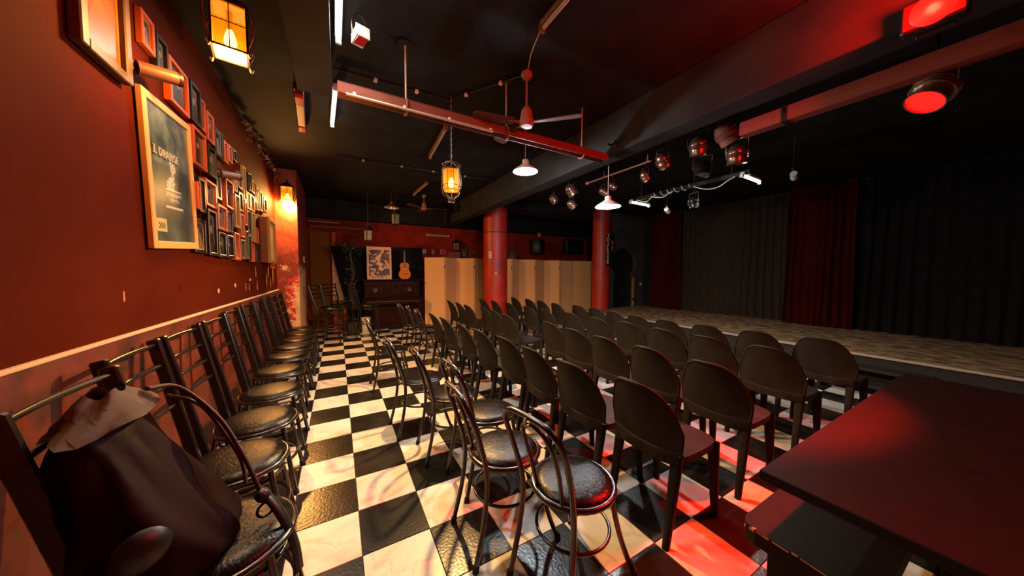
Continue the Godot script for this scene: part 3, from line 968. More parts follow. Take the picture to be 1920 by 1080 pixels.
	for q in lamps:
		var a0: Vector3 = q[0]
		var d0: Vector3 = q[1] - a0
		var pl := thing("picture_lamp", q[3], "lamp", a0, 0.0, "tubular lamps on the photo wall")
		obj("shade", MB.new().tube(PackedVector3Array([V(0, 0, 0), d0]), q[2], 16), mats["lamp_cream"], pl)
		obj("rim", MB.new().tube(PackedVector3Array([d0 * 0.93, d0 * 1.02]), q[2] * 1.06, 16), mats["iron"], pl)
		obj("bracket", MB.new().box(V(-0.017, 0, 0), V(0.035, 0.05, 0.05), Basis.IDENTITY, 0.005), mats["brass_iron"], pl)
	# dry ivy garland along the top of the wall
	var gv := thing("ivy_garland", "dry ivy garland pinned along the top of the photo wall", "garland")
	var gp := []
	for k in 13:
		var t := k / 12.0
		gp.append(V(WALL_X + 0.035 + 0.02 * sin(k * 2.1), 3.02 - 0.05 * sin(k * 1.3), lerpf(-2.6, -4.7, t)))
	obj("stem", MB.new().tube(arc(gp, 5), 0.007, 6), mats["stem"], gv)
	var lv := MB.new()
	for k in 130:
		var t := rng.randf()
		var p := V(WALL_X + 0.05 + rng.randf() * 0.06, 3.0 - rng.randf() * 0.16, lerpf(-2.6, -4.7, t))
		leaf(lv, p, 0.03 + rng.randf() * 0.025)
	var lo := obj("leaves", lv, mats["leaf_dry"], gv)
	lo.set_meta("kind", "stuff")

func leaf(mb: MB, p: Vector3, s: float) -> void:
	var bs := Basis.from_euler(V(rng.randf() * TAU, rng.randf() * TAU, rng.randf() * TAU))
	var tip := p + bs * V(0, s, 0)
	var l := p + bs * V(-s * 0.45, s * 0.4, s * 0.12)
	var r := p + bs * V(s * 0.45, s * 0.4, s * 0.12)
	mb.tri3(p, l, tip, bs.z)
	mb.tri3(p, r, tip, bs.z)

# ------------------------------------------------------------------ back of the hall
func back_area() -> void:
	# olive door
	var d := MB.new().box(V(-0.42, 1.18, BACK_Z + 0.02), V(0.42, 2.36, 0.05), Basis.IDENTITY, 0.004)
	struct("door_1", d, mats["door_olive"], "plain olive brown door left of the piano")
	struct("trim_4", MB.new().box(V(-0.135, 1.18, BACK_Z + 0.03), V(0.09, 2.36, 0.07), Basis.IDENTITY, 0.004), mats["orange_trim"], "orange door frame left of the black cloth")
	# pale board standing beside the cloth
	var pb := thing("plywood_board", "pale plywood board leaning between the olive door and black cloth", "board", V(0.03, 0, -6.98))
	obj("upper_sheet", MB.new().box(V(0, 1.28, 0), V(0.42, 1.15, 0.02), Basis.IDENTITY, 0.003), mats["screen_panel"], pb)
	obj("lower_sheet", MB.new().box(V(0, 0.30, 0), V(0.42, 0.60, 0.02), Basis.IDENTITY, 0.003), mats["orange_trim"], pb)
	obj("rail", MB.new().box(V(0, 0.655, 0.0), V(0.44, 0.10, 0.035), Basis.IDENTITY, 0.004), mats["frame_brown"], pb)
	# black cloth
	var rows := []
	for i in 13:
		var t := i / 12.0
		var row := []
		for j in 33:
			var s := j / 32.0
			var xl := lerpf(-0.20, 0.24, pow(t, 1.1))
			row.append(V(lerpf(xl, 1.94, s), lerpf(2.02 + 0.04 * s, 0.02, t), -6.86 + 0.03 * sin(s * 19.0 + t * 2.0) + 0.025 * sin(s * 7.0 - t * 5.0)))
		rows.append(row)
	var cl := obj("backdrop_cloth", MB.new().patch(rows, V(0, 0, 1)), mats["cloth_black"])
	tag(cl, "black cloth hung behind the piano", "cloth")

	# upright piano
	var p := thing("upright_piano", "dark brown upright piano with carved panels in front of black cloth", "piano", V(1.115, 0, -6.62))
	var pw: StandardMaterial3D = mats["piano_wood"]
	obj("case", MB.new().box(V(0, 0.60, 0), V(1.30, 1.16, 0.28), Basis.IDENTITY, 0.01), pw, p)
	obj("lid", MB.new().box(V(0, 1.205, 0.01), V(1.40, 0.035, 0.34), Basis.IDENTITY, 0.008), pw, p)
	obj("plinth", MB.new().box(V(0, 0.05, 0.02), V(1.36, 0.10, 0.32), Basis.IDENTITY, 0.006), pw, p)
	obj("lower_panel", MB.new().box(V(0, 0.34, 0.145), V(1.14, 0.42, 0.012), Basis.IDENTITY, 0.004), pw, p)
	var up := obj("upper_panel", MB.new().box(V(0, 0.97, 0.15), V(1.26, 0.38, 0.02), Basis.IDENTITY, 0.005), pw, p)
	for x in [-0.40, 0.40]:
		var fr := MB.new()
		for s in [-1.0, 1.0]:
			fr.box(V(x, 0.97 + s * 0.105, 0.168), V(0.42, 0.02, 0.02), Basis.IDENTITY, 0.004)
			fr.box(V(x + s * 0.20, 0.97, 0.168), V(0.02, 0.23, 0.02), Basis.IDENTITY, 0.004)
		obj("moulding", fr, pw, up)
		obj("rosette", MB.new().lathe([Vector2(0, 0.03), Vector2(0.02, 0.026), Vector2(0.026, 0.01), Vector2(0.05, 0.012), Vector2(0.055, 0)], 14, Transform3D(Basis(Vector3.RIGHT, PI / 2), V(x, 0.97, 0.16))), mats["brass_iron"], up, "carved brass rosette")
	obj("oval_carving", MB.new().ring(V(0, 0.97, 0.168), 0.12, 0.016, 28, 8, Basis(Vector3.RIGHT, PI / 2)), pw, up)
	obj("fallboard", MB.new().box(V(0, 0.735, 0.20), V(1.30, 0.05, 0.20), Basis(Vector3.RIGHT, 0.12), 0.012), pw, p)
	obj("key_bed", MB.new().box(V(0, 0.645, 0.20), V(1.36, 0.07, 0.26), Basis.IDENTITY, 0.012), pw, p)
	obj("key_slip", MB.new().box(V(0, 0.69, 0.325), V(1.24, 0.03, 0.014), Basis.IDENTITY, 0.004), mats["strap"], p)
	for s in [-1.0, 1.0]:
		obj("cheek", MB.new().box(V(s * 0.655, 0.70, 0.20), V(0.06, 0.16, 0.26), Basis.IDENTITY, 0.01), pw, p)
		obj("leg", MB.new().lathe([Vector2(0, 0), Vector2(0.035, 0), Vector2(0.03, 0.05), Vector2(0.045, 0.12), Vector2(0.028, 0.3), Vector2(0.045, 0.52), Vector2(0.05, 0.61), Vector2(0, 0.61)], 14, Transform3D(Basis.IDENTITY, V(s * 0.62, 0, 0.29))), pw, p)
		obj("pedal", MB.new().box(V(s * 0.07, 0.06, 0.20), V(0.035, 0.015, 0.10), Basis.IDENTITY, 0.005), mats["brass_iron"], p)

	# poster on the piano
	var im := Image.create(96, 132, false, Image.FORMAT_RGB8)
	var f := FastNoiseLite.new()
	f.seed = 55
	f.frequency = 0.10
	f.noise_type = FastNoiseLite.TYPE_CELLULAR
	f.cellular_return_type = FastNoiseLite.RETURN_CELL_VALUE
	f.fractal_type = FastNoiseLite.FRACTAL_NONE
	f.domain_warp_enabled = true
	f.domain_warp_amplitude = 9.0
	f.domain_warp_frequency = 0.06
	for y in 132:
		for x in 96:
			var c := Color(0.82, 0.64, 0.47)
			if x > 7 and x < 88 and y > 12 and y < 118:
				var t := f.get_noise_2d(x, y)
				c = Color(0.20, 0.12, 0.08) if t < 0.0 else (Color(0.42, 0.27, 0.18) if t < 0.45 else Color(0.80, 0.64, 0.48))
				# a slanting light figure through the middle
				if absf(x - 46.0 - (y - 60) * 0.28) < 7.0 + 3.0 * sin(y * 0.3) and y > 40 and y < 112:
					c = Color(0.86, 0.68, 0.50)
				if y > 96 and t < 0.3:
					c = Color(0.30, 0.19, 0.13)
			elif y >= 120 and y < 127 and x > 16 and x < 80 and f.get_noise_2d(x * 5.0, y * 2.0) > 0.05:
				c = Color(0.45, 0.25, 0.16)
			im.set_pixel(x, y, c)
	var po := thing("collage_poster", "pale bordered collage poster standing on top of the piano", "poster", V(0.83, 1.222, -6.56))
	po.rotation.x = -0.05
	obj("card", MB.new().box(V(0, 0.40, -0.008), V(0.56, 0.80, 0.014)), mats["paper"], po)
	var pq := MB.new()
	pq.quad(V(-0.28, 0.80, 0), V(0.28, 0.80, 0), V(0.28, 0, 0), V(-0.28, 0, 0), V(0, 0, 1))
	obj("print", pq, img_mat("collage_print", im, 0.5), po)

	# guitar standing on the piano
	var g := thing("guitar", "small honey coloured acoustic guitar standing on the piano", "guitar", V(1.42, 1.225, -6.55))
	g.rotation.x = -0.07
	var half := [Vector2(0.035, 0.0), Vector2(0.08, 0.008), Vector2(0.118, 0.035), Vector2(0.138, 0.075), Vector2(0.144, 0.115), Vector2(0.138, 0.155), Vector2(0.120, 0.195), Vector2(0.102, 0.230), Vector2(0.096, 0.260), Vector2(0.100, 0.290), Vector2(0.108, 0.325), Vector2(0.108, 0.360), Vector2(0.094, 0.392), Vector2(0.06, 0.412), Vector2(0.025, 0.416)]
	var ol := PackedVector2Array(half)
	for k in range(half.size() - 1, -1, -1):
		ol.append(Vector2(-half[k].x, half[k].y))
	obj("body", MB.new().extrude(ol, 0.075), mats["guitar_top"], g)
	obj("sound_hole", MB.new().lathe([Vector2(0, 0.002), Vector2(0.032, 0.002), Vector2(0.036, 0)], 20, Transform3D(Basis(Vector3.RIGHT, PI / 2), V(0, 0.255, 0.038))), mats["plaster"], g, "pale sound hole")
	obj("rosette", MB.new().ring(V(0, 0.255, 0.039), 0.042, 0.005, 20, 5, Basis(Vector3.RIGHT, PI / 2)), mats["guitar_dark"], g)
	obj("bridge", MB.new().box(V(0, 0.13, 0.044), V(0.13, 0.018, 0.012), Basis.IDENTITY, 0.003), mats["guitar_dark"], g)
	obj("neck", MB.new().box(V(0, 0.50, 0.035), V(0.045, 0.42, 0.022), Basis.IDENTITY, 0.005), mats["guitar_dark"], g)
	obj("headstock", MB.new().box(V(0, 0.755, 0.028), V(0.062, 0.12, 0.016), Basis(Vector3.RIGHT, -0.2), 0.004), mats["guitar_dark"], g)
	for k in 6:
		obj("string", MB.new().tube(PackedVector3Array([V(-0.018 + k * 0.0072, 0.13, 0.051), V(-0.018 + k * 0.0072, 0.72, 0.049)]), 0.0008, 4), mats["tinsel"], g)

	# decorated artificial vine beside the piano
	var vn := thing("artificial_vine", "dark artificial vine with tinsel climbing beside the piano", "plant", V(0.20, 0, -6.28))
	obj("pot", MB.new().lathe([Vector2(0, 0), Vector2(0.10, 0), Vector2(0.13, 0.24), Vector2(0.14, 0.24), Vector2(0.14, 0.26), Vector2(0, 0.25)], 18), mats["frame_brown"], vn)
	obj("trunk", MB.new().tube(arc([V(0.0, 0.24, 0), V(0.03, 0.6, 0), V(-0.04, 1.0, 0.02), V(0.05, 1.35, 0), V(0.0, 1.7, 0), V(-0.02, 2.02, 0)], 6), 0.035, 8, false, 1.0, 0.022), mats["stem"], vn)
	for k in 6:
		var a := k * 1.05
		obj("branch", MB.new().tube(arc([V(0, 1.85, 0), V(cos(a) * 0.10, 1.98, sin(a) * 0.05), V(cos(a) * 0.20, 1.94, sin(a) * 0.08)], 4), 0.006, 5), mats["stem"], vn)
	var lv := MB.new()
	var ts := MB.new()
	for k in 520:
		var top := k % 3 == 0
		var p3: Vector3
		if top:
			var a := rng.randf() * TAU
			var r := rng.randf() * 0.26
			p3 = V(cos(a) * r - 0.02, 1.92 + rng.randf_range(-0.12, 0.12), sin(a) * 0.08)
		else:
			p3 = V(rng.randf_range(-0.11, 0.12), rng.randf_range(0.25, 1.75), rng.randf_range(-0.06, 0.08))
		leaf(lv if k % 5 != 0 else ts, p3, rng.randf_range(0.035, 0.075))
	var l1 := obj("leaves", lv, mats["leaf_dark"], vn)
	l1.set_meta("kind", "stuff")
	var l2 := obj("tinsel", ts, mats["tinsel"], vn)
	l2.set_meta("kind", "stuff")
	var bucket := thing("metal_bucket", "dented pale metal bucket on the floor left of the piano", "bucket", V(0.47, 0, -6.12))
	obj("shell", MB.new().lathe([Vector2(0, 0), Vector2(0.085, 0), Vector2(0.10, 0.34), Vector2(0.106, 0.34), Vector2(0.106, 0.36), Vector2(0.094, 0.36), Vector2(0.08, 0.02), Vector2(0, 0.02)], 20), mats["paper"], bucket)
	obj("handle", MB.new().tube(arc([V(-0.10, 0.33, 0), V(-0.08, 0.26, 0.08), V(0, 0.22, 0.11), V(0.08, 0.26, 0.08), V(0.10, 0.33, 0)], 5), 0.004, 5), mats["iron"], bucket)

	# folding screens
	folding_screen([Vector2(1.94, -6.62), Vector2(2.38, -6.28), Vector2(2.80, -6.62), Vector2(3.21, -6.28), Vector2(3.62, -6.62)], 1.80, "tan folding screen between the piano and the round pillar")
	folding_screen([Vector2(3.98, -6.40), Vector2(4.30, -6.10), Vector2(4.73, -6.40), Vector2(5.10, -6.10), Vector2(5.66, -6.40), Vector2(6.04, -6.10), Vector2(6.25, -6.35), Vector2(6.72, -6.28), Vector2(7.42, -6.10)], 1.80, "tan folding screen between the two round pillars")

	# things on the back wall above the screens
	var tb := thing("wall_tube", "unlit tube lamp on the red wall above the left screen", "lamp", V(2.43, 2.44, BACK_Z + 0.05))
	obj("batten", MB.new().box(V(0, 0, -0.02), V(0.62, 0.04, 0.06), Basis.IDENTITY, 0.005), mats["white_plastic"], tb)
	obj("tube", MB.new().tube(PackedVector3Array([V(-0.29, 0, 0.03), V(0.29, 0, 0.03)]), 0.014), mats["dim_tube"], tb)
	for s in [-1.0, 1.0]:
		obj("socket", MB.new().box(V(s * 0.30, 0, 0.02), V(0.025, 0.05, 0.05), Basis.IDENTITY, 0.004), mats["white_plastic"], tb)
	wall_lantern_dark(V(2.95, 2.16, BACK_Z + 0.12), "dark unlit wall lantern above the left folding screen")
	for q in [[2.05, 1.98, 0.10, 0.12, "paper", "small pale picture hung highest left of the left screen"], [2.30, 1.98, 0.09, 0.16, "frame_orange", "small orange picture on the wall above the left screen"], [2.58, 1.99, 0.16, 0.13, "frame_pink", "small pink picture on the wall above the left screen"], [3.22, 1.99, 0.17, 0.26, "frame_black", "small black and white picture left of the round pillar"], [3.52, 1.97, 0.18, 0.22, "frame_brown", "small brown picture just left of the round pillar"], [4.86, 2.0, 0.22, 0.36, "frame_black", "small dark picture on the wall just right of the round pillar"], [5.12, 1.97, 0.14, 0.30, "frame_brown", "narrow brown picture right of the round pillar"]]:
		var fr := thing("small_picture", q[5], "picture frame", V(q[0], q[1], BACK_Z + 0.004), 0.0, "small pictures on the back wall")
		var fm := MB.new()
		for s in [-1.0, 1.0]:
			fm.box(V(s * (q[2] / 2 - 0.01), 0, 0.012), V(0.02, q[3], 0.024), Basis.IDENTITY, 0.003)
			fm.box(V(0, s * (q[3] / 2 - 0.01), 0.012), V(q[2] - 0.04, 0.02, 0.024), Basis.IDENTITY, 0.003)
		obj("frame", fm, mats[q[4]], fr)
		var pq2 := MB.new()
		var hw: float = q[2] / 2 - 0.02
		var hh: float = q[3] / 2 - 0.02
		pq2.quad(V(-hw, hh, 0.012), V(hw, hh, 0.012), V(hw, -hh, 0.012), V(-hw, -hh, 0.012), V(0, 0, 1))
		obj("photograph", pq2, mats["photo_%d" % (int(q[0] * 10) % 6)], fr)
	# electricity box
	var eb := thing("wall_box", "reddish wall box behind the top of the left folding screen", "box", V(2.90, 1.90, BACK_Z + 0.06))
	obj("case", MB.new().box(V(0, 0, 0), V(0.36, 0.18, 0.10), Basis.IDENTITY, 0.006), mats["profile_paint"], eb)
	obj("latch", MB.new().box(V(0, 0.0, 0.055), V(0.05, 0.04, 0.014), Basis.IDENTITY, 0.003), mats["iron"], eb)
	# loudspeaker
	var sp := thing("wall_loudspeaker", "black round fronted loudspeaker on the wall above the right screen", "loudspeaker", V(5.68, 2.02, BACK_Z + 0.02))
	obj("cabinet", MB.new().lathe([Vector2(0, 0), Vector2(0.22, 0), Vector2(0.25, 0.06), Vector2(0.25, 0.40), Vector2(0.22, 0.46), Vector2(0, 0.46)], 24, Transform3D(Basis.IDENTITY, V(0, 0, 0.26))), mats["black_plastic"], sp)
	obj("bracket", MB.new().box(V(0, 0.30, 0.02), V(0.10, 0.12, 0.12), Basis.IDENTITY, 0.006), mats["iron"], sp)
	obj("badge", MB.new().box(V(-0.09, 0.18, 0.495), V(0.06, 0.018, 0.008), Basis(Vector3.UP, -0.3), 0.002), mats["edge_strip"], sp)
	var wb := thing("junction_box", "small pale junction box above the black loudspeaker", "box", V(5.76, 2.64, BACK_Z + 0.27))
	obj("case", MB.new().box(V(0, 0, 0), V(0.11, 0.14, 0.06), Basis.IDENTITY, 0.006), mats["orange_trim"], wb)
	obj("cover", MB.new().box(V(0, 0, 0.034), V(0.09, 0.12, 0.008), Basis.IDENTITY, 0.003), mats["frame_pink"], wb)
	var bb := thing("wall_cabinet", "dark wall cabinet left of the toilet sign pillar", "cabinet", V(7.35, 2.34, BACK_Z + 0.12))
	obj("case", MB.new().box(V(0, 0, 0), V(0.80, 0.52, 0.22), Basis.IDENTITY, 0.01), mats["sign_black"], bb)
	obj("door", MB.new().box(V(0, 0, 0.118), V(0.72, 0.44, 0.016), Basis.IDENTITY, 0.004), mats["black_plastic"], bb)
	# hanging unlit lamps near the piano
	wall_lantern_dark(V(0.52, 2.20, -5.7), "dark hanging lantern with pale glass in front of the collage poster", true)
	wall_lantern_dark(V(1.06, 2.57, -5.55), "hanging lantern with pale barred panes above the guitar", true)
	pendant("pendant_lamp", V(0.96, 2.765, -5.4), 0.15, mats["copper"], false, "unlit copper pendant lamp hanging towards the piano", CEIL)
	# slanting dark red timbers under the soffit
	var tm := thing("red_timber", "dark red timber slanting on the wall above the black cloth", "timber")
	obj("strut", MB.new().bar(V(-0.12, 2.08, BACK_Z + 0.08), V(0.55, 2.42, BACK_Z + 0.08), 0.07, 0.06, 0.006), mats["red_wall"], tm)
	obj("rail", MB.new().bar(V(-0.62, 2.47, BACK_Z + 0.08), V(0.60, 2.47, BACK_Z + 0.08), 0.05, 0.05, 0.006), mats["profile_paint"], tm)
	obj("pipe", MB.new().tube(PackedVector3Array([V(-0.62, 2.56, BACK_Z + 0.27), V(0.0, 2.56, BACK_Z + 0.27)]), 0.012), mats["dim_tube"], tm)

func folding_screen(pts: Array, h: float, label: String) -> void:
	var c: Vector2 = pts[0]
	var s := thing("folding_screen", label, "folding screen", V(c.x, 0, c.y), 0.0, "tan folding screens")
	for i in pts.size() - 1:
		var a: Vector2 = pts[i] - c
		var b: Vector2 = pts[i + 1] - c
		var d := (b - a)
		var l := d.length()
		var bs := Basis(V(d.x / l, 0, d.y / l), Vector3.UP, V(d.x / l, 0, d.y / l).cross(Vector3.UP))
		var m := (a + b) * 0.5
		var pn := obj("panel", MB.new().box(V(m.x, h / 2, m.y), V(l - 0.012, h - 0.02, 0.035), bs, 0.004), mats["screen_panel"], s)
		obj("hinge", MB.new().box(V(b.x, h * 0.86, b.y), V(0.016, 0.08, 0.03), Basis.IDENTITY, 0.003), mats["iron"], pn)

func wall_lantern_dark(at: Vector3, label: String, hang := false) -> void:
	var l := thing("dark_lantern", label, "lantern", at, 0.3)
	var cage := MB.new()
	for k in 4:
		var a := k * PI / 2 + PI / 4
		cage.bar(V(cos(a) * 0.07, -0.12, sin(a) * 0.07), V(cos(a) * 0.09, 0.10, sin(a) * 0.09), 0.014, 0.014)
	cage.box(V(0, -0.125, 0), V(0.13, 0.016, 0.13), Basis.IDENTITY, 0.004)
	obj("cage", cage, mats["iron"], l)
	obj("roof", MB.new().lathe([Vector2(0, 0.20), Vector2(0.03, 0.19), Vector2(0.10, 0.12), Vector2(0.14, 0.10), Vector2(0, 0.10)], 4, Transform3D(Basis(Vector3.UP, PI / 4), Vector3.ZERO), false), mats["iron"], l)
	for k in 4:
		pane(l, k)
	var top := CEIL - at.y
	if hang:
		obj("chain", MB.new().tube(PackedVector3Array([V(0, 0.19, 0), V(0, top, 0)]), 0.005, 5), mats["iron"], l)
	else:
		obj("bracket", MB.new().tube(arc([V(0, 0.19, 0), V(0, 0.26, 0), V(0, 0.24, -0.11)], 5), 0.008, 6), mats["iron"], l)

func pane(l: Node, k: int) -> MeshInstance3D:
	var o := obj("pane", MB.new().box(V(0, -0.01, 0.056), V(0.095, 0.20, 0.003)), mats["dull_glass"], l)
	o.rotation.y = k * PI / 2
	return o

# ------------------------------------------------------------------ chairs
func plastic_chair() -> Node3D:
	var c := thing("plastic_chair", "", "chair")
	var m: Material = mats["chair_plastic"]
	# back shell
	var front := []
	var back := []
	var edge := []
	var nu := 16
	var nv := 8
	for j in nv + 1:
		var t := j / float(nv)
		var rf := []
		var rb := []
		for i in nu + 1:
			var s := -1.0 + 2.0 * i / nu
			var p := shell_point(s, t)
			rf.append(p + V(0.006, 0, 0))
			rb.append(p - V(0.006, 0, 0))
		front.append(rf)
		back.append(rb)
	for i in nu + 1:
		edge.append(shell_point(-1.0 + 2.0 * i / nu, 1.0))
	var mb := MB.new()
	mb.patch(front, V(1, 0, 0))
	mb.patch(back, V(-1, 0, 0))
	var rim := []
	for t in [0.0, 0.3, 0.6, 0.85]:
		rim.append(shell_point(-1.0, t))
	for e in edge:
		rim.append(e)
	for t in [0.85, 0.6, 0.3, 0.0]:
		rim.append(shell_point(1.0, t))
	var bk := obj("backrest", mb, m, c)
	obj("rim", MB.new().tube(PackedVector3Array(rim), 0.0095, 8), m, bk)
	# bowed skirt below the back
	var sk := []
	for j in 4:
		var row := []
		for i in nu + 1:
			var s := -1.0 + 2.0 * i / nu
			row.append(shell_point(s, 0.0) + V([-0.004, -0.014, -0.014, 0.0][j], [0.0, -0.006, -0.062, -0.066][j] + 0.012 * s * s, 0))
		sk.append(row)
	obj("back_skirt", MB.new().patch(sk, V(-1, 0, 0)), m, c)
	# seat
	var ol := PackedVector2Array()
	for k in 28:
		var a := TAU * k / 28.0
		var cx := cos(a)
		var sy := sin(a)
		ol.append(Vector2(signf(cx) * pow(absf(cx), 0.5) * 0.225, signf(sy) * pow(absf(sy), 0.5) * 0.203))
	obj("seat", MB.new().extrude(ol, 0.035, Transform3D(Basis(Vector3.RIGHT, PI / 2), V(0.03, 0.435, 0))), m, c)
	for s in [-1.0, 1.0]:
		obj("leg", taper_leg(V(-0.215, 0, s * 0.180), V(-0.135, 0.465, s * 0.178)), m, c)
		obj("leg", taper_leg(V(0.230, 0, s * 0.185), V(0.205, 0.435, s * 0.178)), m, c)
	return c

# leg of oval section, wider at the top
func taper_leg(a: Vector3, b: Vector3) -> MB:
	var mb := MB.new()
	var rows := []
	for j in 5:
		var t := j / 4.0
		var c := a.lerp(b, t)
		var row := []
		for k in 13:
			var an := TAU * k / 12.0
			var cx := cos(an)
			var sz := sin(an)
			row.append(c + V(signf(cx) * pow(absf(cx), 0.6) * lerpf(0.016, 0.022, t), 0, signf(sz) * pow(absf(sz), 0.6) * lerpf(0.017, 0.030, t)))
		rows.append(row)
	mb.patch(rows, (a + b) * 0.5, true)
	mb.quad(rows[0][0], rows[0][3], rows[0][6], rows[0][9], V(0, -1, 0))
	return mb

func shell_point(s: float, t: float) -> Vector3:
	var top := 0.48 + 0.34 * pow(maxf(0.0, 1.0 - pow(absf(s), 3.0)), 1.0 / 2.4)
	top = maxf(top, 0.59)
	var y := lerpf(0.48, top, t)
	var hgt := (y - 0.48) / 0.34
	var w := 0.203 + 0.014 * sin(PI * minf(hgt * 1.2, 1.0))
	return V(-0.180 - 0.110 * hgt * (0.6 + 0.4 * hgt) + (0.03 + 0.05 * hgt) * s * s, y, s * w)

func bistro_chair() -> Node3D:
	var c := thing("bistro_chair", "", "chair")
	var m: Material = mats["tube_metal"]
	obj("seat_pad", MB.new().lathe([Vector2(0, 0.437), Vector2(0.165, 0.437), Vector2(0.178, 0.446), Vector2(0.172, 0.460), Vector2(0.14, 0.470), Vector2(0.06, 0.476), Vector2(0, 0.477)], 32), mats["vinyl"], c)
	obj("seat_ring", MB.new().ring(V(0, 0.442, 0), 0.182, 0.013, 32, 8), m, c)
	obj("foot_ring", MB.new().ring(V(0, 0.245, 0), 0.165, 0.008, 28, 6), m, c)
	# outer hoop runs into the rear legs
	var hoop := []
	hoop.append_array([V(-0.235, 0.012, 0.165), V(-0.185, 0.24, 0.155), V(-0.172, 0.44, 0.150), V(-0.215, 0.62, 0.165), V(-0.262, 0.755, 0.168), V(-0.280, 0.812, 0.130), V(-0.284, 0.828, 0.06)])
	var full := hoop.duplicate()
	for i in range(hoop.size() - 1, -1, -1):
		var p: Vector3 = hoop[i]
		full.append(V(p.x, p.y, -p.z))
	var bh := obj("back_hoop", MB.new().tube(arc(full, 5), 0.0125, 8), m, c)
	var inner := [V(-0.150, 0.44, 0.072), V(-0.190, 0.60, 0.085), V(-0.240, 0.735, 0.075), V(-0.262, 0.785, 0.03), V(-0.262, 0.785, -0.03), V(-0.240, 0.735, -0.075), V(-0.190, 0.60, -0.085), V(-0.150, 0.44, -0.072)]
	obj("inner_hoop", MB.new().tube(arc(inner, 5), 0.0095, 7), m, c)
	for s in [-1.0, 1.0]:
		obj("front_leg", MB.new().tube(arc([V(0.120, 0.435, s * 0.115), V(0.150, 0.25, s * 0.135), V(0.185, 0.10, s * 0.165), V(0.215, 0.012, s * 0.19)], 5), 0.0125, 8), m, c)
		obj("rubber_foot", MB.new().tube(PackedVector3Array([V(0.212, 0.03, s * 0.187), V(0.217, 0.0, s * 0.192)]), 0.016, 8), mats["rubber"], c)
		obj("rubber_foot", MB.new().tube(PackedVector3Array([V(-0.231, 0.03, s * 0.165), V(-0.237, 0.0, s * 0.166)]), 0.016, 8), mats["rubber"], c)
	obj("cable_tie", MB.new().ring(V(-0.278, 0.812, 0.0), 0.023, 0.006, 12, 5, Basis(Vector3.RIGHT, PI / 2) * Basis(Vector3.FORWARD, 0.3)), mats["cable_tie"], bh, "white tie clamping the two hoops")
	return c

# ladder back chair or bar stool with a round padded seat
func ladder_chair(called: String, sh: float, top: float, category: String) -> Node3D:
	var c := thing(called, "", category)
	var m: Material = mats["tube_metal"]
	obj("seat_pad", MB.new().lathe([Vector2(0, sh - 0.045), Vector2(0.19, sh - 0.045), Vector2(0.203, sh - 0.03), Vector2(0.196, sh - 0.012), Vector2(0.15, sh + 0.002), Vector2(0.07, sh + 0.008), Vector2(0, sh + 0.009)], 34), mats["vinyl"], c)
	obj("seat_ring", MB.new().ring(V(0, sh - 0.036, 0), 0.206, 0.012, 34, 8), m, c)
	obj("under_ring", MB.new().ring(V(0, sh - 0.10, 0), 0.185, 0.009, 30, 6), m, c)
	obj("foot_ring", MB.new().ring(V(0, sh * 0.42, 0), 0.205, 0.010, 30, 6), m, c)
	for s in [-1.0, 1.0]:
		obj("back_post", MB.new().bar(V(-0.190, sh - 0.10, s * 0.185), V(-0.335, top, s * 0.212), 0.026, 0.048, 0.006, V(1, 0, 0)), m, c)
		obj("rear_leg", MB.new().tube(PackedVector3Array([V(-0.165, sh - 0.04, s * 0.13), V(-0.225, 0.012, s * 0.17)]), 0.013, 8), m, c)
		obj("front_leg", MB.new().tube(PackedVector3Array([V(0.145, sh - 0.04, s * 0.125), V(0.21, 0.012, s * 0.165)]), 0.013, 8), m, c)
		obj("rubber_foot", MB.new().tube(PackedVector3Array([V(0.206, 0.03, s * 0.163), V(0.213, 0.0, s * 0.167)]), 0.017, 8), mats["rubber"], c)
		obj("rubber_foot", MB.new().tube(PackedVector3Array([V(-0.222, 0.03, s * 0.168), V(-0.228, 0.0, s * 0.172)]), 0.017, 8), mats["rubber"], c)
	for k in 4:
		var t := 0.96 - k * 0.150
		var y := lerpf(sh - 0.10, top, t)
		var x := lerpf(-0.190, -0.335, t)
		var zz := lerpf(0.185, 0.212, t)
		obj("slat", MB.new().tube(arc([V(x, y, zz), V(x - 0.015, y, 0.07), V(x - 0.015, y, -0.07), V(x, y, -zz)], 4), 0.0105, 7), m, c)
	return c

